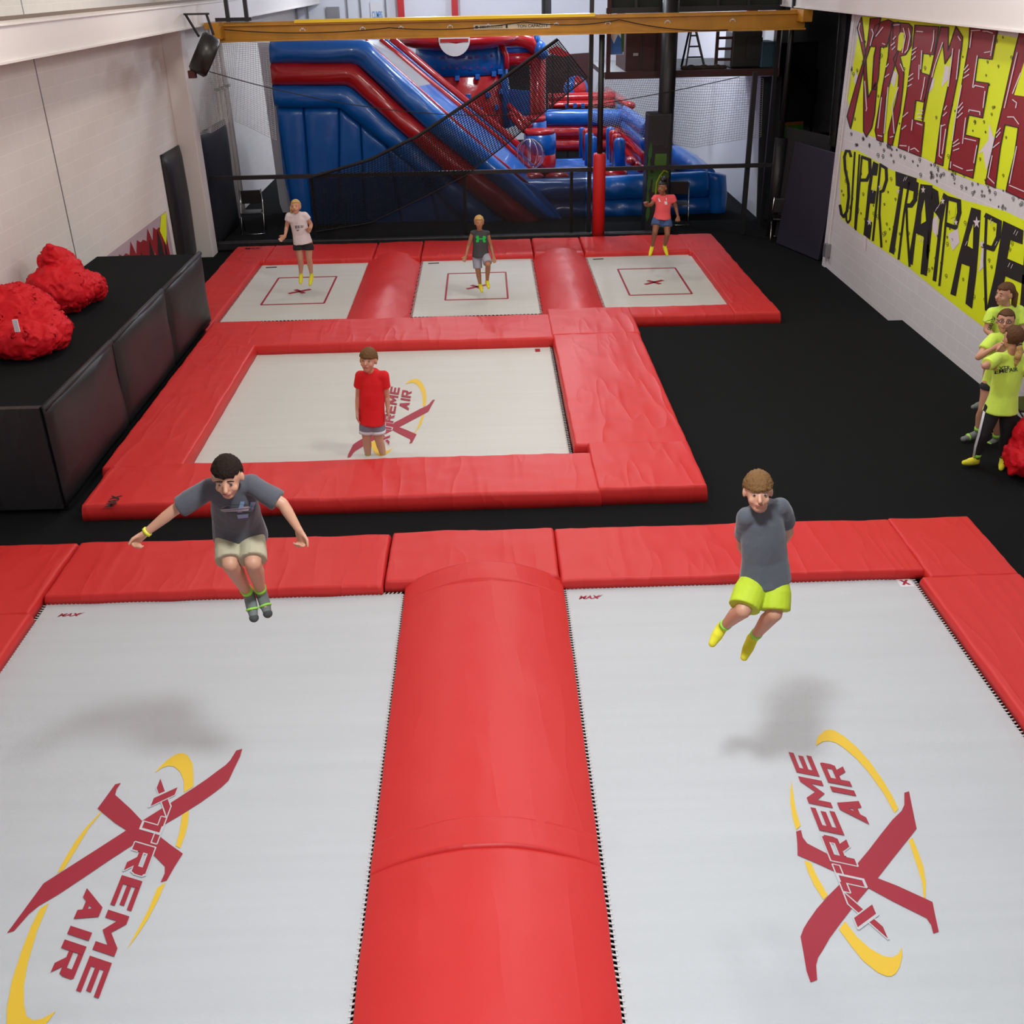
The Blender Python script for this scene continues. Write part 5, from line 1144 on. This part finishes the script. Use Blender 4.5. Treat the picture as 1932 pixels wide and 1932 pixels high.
    # face details
    if eyes:
        for e in (-1, 1):
            o_ = hd + f * .076 * q + s * .029 * q * e + u * .006 * q
            MB().sph(o_, (.0105 * q, .006 * q, .0048 * q), 8, R).build('eye', 'eye_w', root, True)
            MB().sph(o_ + f * .005 * q, (.0058 * q, .005 * q, .0058 * q), 8, R).build('iris', 'eye_d', root, True)
            MB().limb([o_ + u * .019 * q - s * .015 * q + f * .004 * q, o_ + u * .023 * q + f * .006 * q, o_ + u * .019 * q + s * .015 * q + f * .003 * q], [.003 * q, .0038 * q, .003 * q], 6).build('eyebrow', hair, root, True)
        MB().limb([hd + f * .088 * q - u * .049 * q - s * .02 * q, hd + f * .0935 * q - u * .050 * q, hd + f * .088 * q - u * .049 * q + s * .02 * q], [.0035 * q, .0055 * q, .0035 * q], 6).build('mouth', 'lip', root, True)
    # hair
    import bmesh as bm_
    b = bm_.new(); bm_.ops.create_icosphere(b, subdivisions=5, radius=1); V = []
    hl = {'short': .30, 'fringe': .12, 'long': .50, 'spiky': .45, 'back': .5}[hstyle]
    for v in b.verts:
        x, y, z = v.co; n1 = noise.noise(Vector((x * 5, y * 5, z * 2)) + Vector((len(label), 0, 0))); n2 = noise.noise(Vector((x * 16, y * 16, z * 4))) + .5 * noise.noise(Vector((x * 30, y * 30, z * 7)))
        face_m = (y > .05) * min(1, max(0, (hl + n1 * .12 - z) * 8)) * min(1, max(0, (y - .05) * 6))
        low = -.62 if hstyle in ('long', 'back') else -.42
        neck_m = min(1, max(0, (low + n1 * .08 - z) * 7)); ear_m = min(1, max(0, (.12 - z) * 8)) * min(1, max(0, (y + .18) * 6)) * (abs(x) > .4) * (0 if hstyle == 'back' else 1)
        m_ = max(face_m, neck_m, ear_m); t = {'short': .07, 'fringe': .10, 'long': .07, 'spiky': .13, 'back': .06}[hstyle]
        rr = (1.0 + t + n2 * (.09 if hstyle == 'fringe' else .05 if hstyle != 'long' else .02) + (.10 * max(0, z) * abs(n2) * 2 if hstyle == 'spiky' else 0)) * (1 - m_) + .86 * m_
        V.append(hd + u * .018 * q - f * .008 * q + (s * x * .076 + f * y * .092 + u * z * .090) * q * rr)
    F = [tuple(v.index for v in fc_.verts) for fc_ in b.faces]; b.free()
    hr = mesh('hair', V, F, hair, root, True)
    return root, dict(J=J, s=s, f=f, u=u, hd=hd, q=q, hair=hr, shirt=shirt, body=body, R=R)

def drape(name, shirt, parent, m, polys, O, ux, uy, d, sub=6, off=.003):
    """lay flat shapes (triangulated, unit coordinates) on a garment, projected along d"""
    me = shirt.data; W = wl(shirt); bv = BVHTree.FromPolygons([v.co + W for v in me.vertices], [tuple(p.vertices) for p in me.polygons])
    V, F = polys; O, ux, uy, d = Vector(O), Vector(ux), Vector(uy), Vector(d).normalized(); out = []
    for a, b in V:
        p = O + ux * a + uy * b - d * .5; hit = bv.ray_cast(p, d)[0]; out.append((hit if hit else O + ux * a + uy * b) - d * off)
    return mesh(name, out, F, m, parent)
def shapes(list_):
    V = []; F = []
    for q in list_:
        n = len(V); V += q; F += [tuple(i + n for i in t) for t in ear_poly(q)]
    return V, F

def PJ(spec, Y0):
    return {k_: at(v[0], v[1], Y=Y0 + (v[2] if len(v) > 2 else 0)) for k_, v in spec.items()}
# boy with spread arms
J = PJ(dict(head=(429, 898, -.22), sl=(397, 921, -.12), sr=(475, 914, -.12), el=(329, 962, -.16), er=(533, 950, -.16), wl=(274, 1006, -.2), wr=(564, 1000, -.2), fl=(252, 1024, -.2), fr=(572, 1026, -.2),
            hl=(430, 1004, .06), hr=(475, 1004, .06), kl=(434, 1064, -.12), kr=(477, 1062, -.12), al=(470, 1122, .1), ar=(493, 1118, .12), tl=(479, 1165, .02), tr=(505, 1157, .04)), 4.95)
r, I = person('boy', 'jumping boy with arms spread wide, charcoal T-shirt, khaki shorts, grey socks', J, .98, 'skin', 'hair_dk',
              dict(top=dict(m='grey_shirt', sleeve=.86, hem=.10), bottom=dict(m='khaki', len=.92, r=(.078, .080)), socks=dict(m='sock_g', toe='sock_dk', cuff='sock_lime')),
              (.06, -.97, -.22), (.05, -.3, .95), .0055, 1.0, 'short', palms=dict(l=(.3, -.6, -.6), r=(-.3, -.6, -.6), lt=1, rt=-1))
w_ = (J['wl'] - J['el']).normalized(); MB().tube([J['wl'] - w_ * .02, J['wl'] - w_ * .004], .027, 14).build('wristband', 'band', r, True)
o_ = at(405, 950, Y=4.7); ux = at(470, 948, Y=4.7) - o_; uy = at(405, 980, Y=4.7) - o_
bl = [[(.5 + .5 * math.cos(t) * (1 + .1 * math.sin(3 * t)), .35 + .28 * math.sin(t)) for t in np.linspace(0, 2 * math.pi, 25)[:-1]]]
drape('print_pale', I['shirt'], I['shirt'], mat('print_grey', (.30, .27, .30), .8), shapes(bl), o_, ux, uy, _f, off=.004)
drape('print_blue', I['shirt'], I['shirt'], 'printb', shapes([[(.50, .6), (.62, .6), (.72, -.1), (.62, -.1)], [(.80, .5), (.88, .5), (.95, -.05), (.86, -.05)], [(.48, .75), (.78, .7), (.76, .95), (.5, 1.0)]]), o_, ux, uy, _f, off=.007)
drape('print_pink', I['shirt'], I['shirt'], 'printp', shapes([[(.66, .25), (.86, .2), (.88, .5), (.68, .5)]]), o_, ux, uy, _f, off=.006)
# boy in lime shorts
J = PJ(dict(head=(1430, 926, -.04), sl=(1408, 975, 0), sr=(1472, 957, .04), el=(1400, 1030, .14), er=(1488, 1003, .18), wl=(1418, 1062, .26), wr=(1462, 1046, .28), fl=(1432, 1070, .28), fr=(1450, 1056, .3),
            hl=(1424, 1088, .02), hr=(1463, 1085, .02), kl=(1402, 1152, -.14), kr=(1461, 1158, -.12), al=(1362, 1184, .06), ar=(1420, 1204, .06), tl=(1344, 1214, .0), tr=(1404, 1240, .0)), 4.95)
r, I = person('boy', 'jumping boy with hands behind his back, slate T-shirt, lime shorts, yellow socks', J, .97, 'skin', 'hair_lt',
              dict(top=dict(m='slate_shirt', sleeve=.62, hem=.06), bottom=dict(m='lime', len=.92, r=(.094, .092)), socks=dict(m='sock_y', cuff='sock_lime')),
              (-.12, -.97, .08), (-.05, -.1, 1), .0055, .6, 'fringe', palms=dict(l=(0, -1, 0), r=(0, -1, 0)), hk=1.0)
# boy in red
J = PJ(dict(head=(695, 679, -.05), sl=(680, 709), sr=(724, 709), el=(676, 747, .02), er=(730, 749, .02), wl=(674, 776, -.03), wr=(732, 772, -.02), fl=(674, 795, -.05), fr=(734, 792, -.04),
            hl=(692, 793), hr=(711, 793), kl=(692, 830, -.02), kr=(715, 830, -.02), al=(695, 868, .03), ar=(726, 868, .03), tl=(691, 885, -.13), tr=(736, 885, -.13)), 10.5)
r, I = person('boy', 'boy standing on the wide middle trampoline in a long red T-shirt and grey shorts', J, 1.03, 'skin', 'hair_lt',
              dict(top=dict(m='red_shirt', sleeve=.55, hem=.06, flare=.95), bottom=dict(m='grey_sh', len=.52, r=(.082, .082), trim='white_trim'), socks=dict(m='sock_y', cuff='sock_lime')),
              (-.16, -.96, .12), (.05, -.1, 1), .007, .35, 'fringe', palms=dict(l=(1, 0, 0), r=(-1, 0, 0)), hk=1.12)
# girl in white
J = PJ(dict(head=(558, 390, -.03), sl=(545, 408), sr=(576, 406), el=(541, 428, .02), er=(587, 424, .04), wl=(538, 445, -.08), wr=(584, 437, -.06), fl=(531, 451, -.1), fr=(580, 432, -.1),
            hl=(562, 457), hr=(581, 457), kl=(567, 489, -.04), kr=(583, 489, -.04), al=(568, 519, .03), ar=(588, 519, .03), tl=(567, 534, -.1), tr=(585, 537, -.1)), 17.3)
r, I = person('girl', 'girl bouncing on the rear left trampoline in a white T-shirt and black shorts', J, 1.05, 'skin', 'hair_bl',
              dict(top=dict(m='white_shirt', sleeve=.42, hem=.04), bottom=dict(m='blk_cloth', len=.45, r=(.09, .092)), socks=dict(m='sock_y')),
              (-.1, -.97, .15), (0, 0, 1), .0085, .4, 'long')
c = I['hd']; MB().limb([c + Vector((-.075, .01, .0)), c + Vector((-.082, .0, -.08)), c + Vector((-.075, .02, -.12))], [.02, .022, .012]).build('side_lock', 'hair_bl', I['hair'], True)
o_ = at(553, 422, Y=17.1); ux = at(570, 421, Y=17.1) - o_; uy = at(553, 434, Y=17.1) - o_
drape('shirt_print', I['shirt'], I['shirt'], 'hazard', shapes([[(0, 0), (.25, 0), (.25, .5), (.1, .5)], [(.3, .05), (.55, 0), (.6, .45), (.35, .5)], [(.65, 0), (1, 0), (.95, .4), (.7, .45)], [(.2, .7), (.5, .65), (.5, .85), (.25, .9)]]), o_, ux, uy, _f, off=.004)
# boy in sleeveless top
J = PJ(dict(head=(904, 420, -.03), sl=(892, 440), sr=(919, 440), el=(884, 464, .02), er=(926, 464, .02), wl=(879, 484, -.06), wr=(931, 485, -.06), fl=(875, 492, -.1), fr=(934, 495, -.1),
            hl=(899, 481), hr=(915, 480), kl=(902, 511, -.04), kr=(921, 500, -.18), al=(906, 538, .04), ar=(919, 531, .0), tl=(909, 550, -.1), tr=(922, 543, -.14)), 16.95)
r, I = person('boy', 'blond boy on the rear middle trampoline in a sleeveless dark top with green emblem', J, .95, 'skin_tan', 'hair_bl',
              dict(top=dict(m='dark_shirt', sleeve=0, hem=.08), bottom=dict(m='ltgrey_sh', len=.85, r=(.082, .08)), socks=dict(m='sock_y')),
              (.05, -.97, .08), (0, 0, 1), .0085, .5, 'spiky')
o_ = at(897, 442, Y=16.8); ux = at(917, 442, Y=16.8) - o_; uy = at(897, 455, Y=16.8) - o_
em = []
for e in (0, 1):
    fx_ = (lambda x: x) if e == 0 else (lambda x: 1 - x)
    em.append([(fx_(x), y) for x, y in ((.10, .0), (.28, .0), (.34, .3), (.28, .5), (.34, .75), (.26, 1), (.08, 1), (.02, .8), (.12, .55), (.0, .25))])
em.append([(.3, .42), (.7, .42), (.7, .58), (.3, .58)])
drape('green_emblem', I['shirt'], I['shirt'], 'greenprint', shapes(em), o_, ux, uy, _f, off=.005)
# girl in coral
J = PJ(dict(head=(1250, 354, -.03), sl=(1237, 373), sr=(1269, 373), el=(1229, 386, -.02), er=(1275, 391, .02), wl=(1219, 388, -.12), wr=(1279, 408, -.04), fl=(1217, 380, -.15), fr=(1280, 418, -.06),
            hl=(1240, 411), hr=(1258, 411), kl=(1236, 438, -.12), kr=(1259, 442, -.12), al=(1230, 467, .04), ar=(1254, 465, .06), tl=(1226, 482, -.06), tr=(1259, 481, -.06)), 18.1)
r, I = person('girl', 'girl in mid jump over the rear right trampoline in a coral shirt and blue shorts', J, 1.0, 'skin_brown', 'hair_blk',
              dict(top=dict(m='coral_shirt', sleeve=.42, hem=.04, flare=1.05), bottom=dict(m='blue_sh', len=.55, r=(.09, .09)), socks=dict(m='sock_y')),
              (-.62, -.75, .0), (0, 0, 1), .0085, .9, 'back')
c = I['hd']; mb = MB(); [mb.sph(c + Vector((.02 + .03 * math.cos(k_), .02 + .03 * math.sin(k_), .13 + .02 * (k_ % 2))), (.035, .035, .035), 8) for k_ in range(6)]; mb.build('hair_bun', 'hair_blk', I['hair'], True)
o_ = at(1243, 368, Y=17.9); ux = at(1266, 368, Y=17.9) - o_; uy = at(1243, 384, Y=17.9) - o_
drape('shirt_print', I['shirt'], I['shirt'], 'white_trim', shapes([[(.05, 0), (.15, .1), (.25, .5), (.12, .5)], [(.52, .5), (.78, .45), (.8, .85), (.6, .9)], [(.7, .0), (.76, .0), (.76, .35), (.7, .35)]]), o_, ux, uy, _f, off=.005)

# staff girls in neon shirts
GS = 'staff girls in neon shirts'
J = PJ(dict(head=(1896, 554), sl=(1872, 590, -.02), sr=(1922, 586, .05), el=(1861, 622, -.05), er=(1930, 628, -.05), wl=(1878, 638, -.2), wr=(1915, 650, -.1), fl=(1888, 636, -.2), fr=(1905, 650, -.15),
            hl=(1874, 668), hr=(1898, 668), kl=(1862, 718), kr=(1900, 722), al=(1853, 762, .0), ar=(1898, 772, .05), tl=(1836, 768, -.05), tr=(1892, 782, -.1)), 10.98)
r, I = person('girl', 'standing girl in neon shirt with ponytail, nearest the painted wall, looking left', J, 1.12, 'skin', 'hair_br',
              dict(top=dict(m='neonshirt', sleeve=.62, hem=.30, flare=1.05), bottom=dict(m='blk_cloth', len=.5), socks=dict(m='sock_g')), (-.92, -.35, -.12), (0, 0, 1), .008, .5, 'long')
c = I['hd']; b_ = -I['f']; MB().limb([c + b_ * .09 + Vector((0, 0, .03)), c + b_ * .14 + Vector((0, -.02, -.04)), c + b_ * .15 + Vector((0, -.03, -.16)), c + b_ * .14 + Vector((0, -.03, -.25))], [.03, .035, .03, .012]).build('ponytail', 'hair_lt', I['hair'], True)
o_ = at(1862, 612, Y=11.0); ux = at(1872, 590, Y=11.0) - o_; uy = at(1870, 616, Y=11.0) - o_
v, fc_ = text2('SERVICE', .02); drape('shirt_lettering', I['shirt'], I['shirt'], 'ink', ([(a, 1 - b) for a, b in v], fc_), at(1862, 622, Y=10.7), at(1873, 596, Y=10.7) - at(1862, 622, Y=10.7), at(1868, 625, Y=10.7) - at(1862, 622, Y=10.7), _f, off=.006)
J = PJ(dict(head=(1897, 605), sl=(1873, 639, .0), sr=(1922, 640, .0), el=(1846, 674, -.12), er=(1930, 680, -.1), wl=(1875, 657, -.22), wr=(1895, 662, -.25), fl=(1888, 652, -.24), fr=(1880, 655, -.27),
            hl=(1868, 722), hr=(1896, 724), kl=(1855, 772, -.03), kr=(1887, 782, -.03), al=(1843, 818, .04), ar=(1878, 831, .04), tl=(1818, 828, .0), tr=(1858, 845, -.06)), 10.45)
r, I = person('girl', 'girl in neon shirt with glasses, middle of the three staff, hands raised to chest', J, 1.12, 'skin', 'hair_br',
              dict(top=dict(m='neonshirt', sleeve=.6, hem=.12, flare=1.0), bottom=dict(m='blk_cloth', len=.25), socks=dict(m='sock_g', toe='sock_g', cuff='sock_lime')), (-.45, -.85, .1), (0, 0, 1), .008, .5, 'long')
g_ = MB()
for e in (-1, 1):
    c = I['hd'] + I['f'] * .092 * 1.12 + I['s'] * .031 * e * 1.12 + I['u'] * .006
    g_.tube([c + (I['s'] * math.cos(t) * .026 + I['u'] * math.sin(t) * .016) for t in np.linspace(0, 2 * math.pi, 17)], .0032, 5, False)
    g_.bar(c + I['s'] * .024 * e, I['hd'] + I['s'] * .088 * e + I['u'] * .006, .004)
g_.build('glasses', 'plastic', r)
J = PJ(dict(head=(1912, 637), sl=(1882, 676, .0), sr=(1934, 678, .05), el=(1858, 690, -.12), er=(1946, 706, -.08), wl=(1882, 694, .05), wr=(1925, 706, .12), fl=(1895, 690, .12), fr=(1915, 704, .14),
            hl=(1874, 770), hr=(1903, 770), kl=(1857, 818, -.02), kr=(1899, 820, .0), al=(1841, 868, .05), ar=(1893, 868, .04), tl=(1819, 873, .0), tr=(1889, 884, -.08)), 9.8)
r, I = person('girl', 'girl in neon shirt seen from behind, blond-tipped ponytail, black trousers with white side stripes', J, 1.13, 'skin', 'hair_br',
              dict(top=dict(m='neonshirt', sleeve=.8, hem=.08, flare=1.05), bottom=dict(m='blk_cloth', len=1.9, stripes=True), socks=dict(m='sock_y', cuff='sock_lime')), (-.25, .95, -.1), (0, 0, 1), .008, .5, 'back')
c = I['hd']; b_ = -I['f']
MB().sph(c + b_ * .098 + Vector((0, 0, -.055)), (.03, .03, .028), 8).build('hair_tie', 'ink', I['hair'], True)
MB().limb([c + b_ * .10 + Vector((0, 0, -.05)), c + b_ * .13 + Vector((-.005, 0, -.12)), c + b_ * .125 + Vector((-.01, 0, -.2)), c + b_ * .12 + Vector((-.01, 0, -.27))], [.024, .036, .034, .01]).build('ponytail', 'hair_bl', I['hair'], True)
o_ = at(1884, 692, Y=9.5); o1 = at(1944, 686, Y=9.5); uy = at(1884, 700, Y=9.5) - o_
v, fc_ = text2('XTREME AIR', .02); drape('shirt_lettering', I['shirt'], I['shirt'], 'ink', ([(a, 1 - b) for a, b in v], fc_), o_, o1 - o_, uy, _f, off=.006)
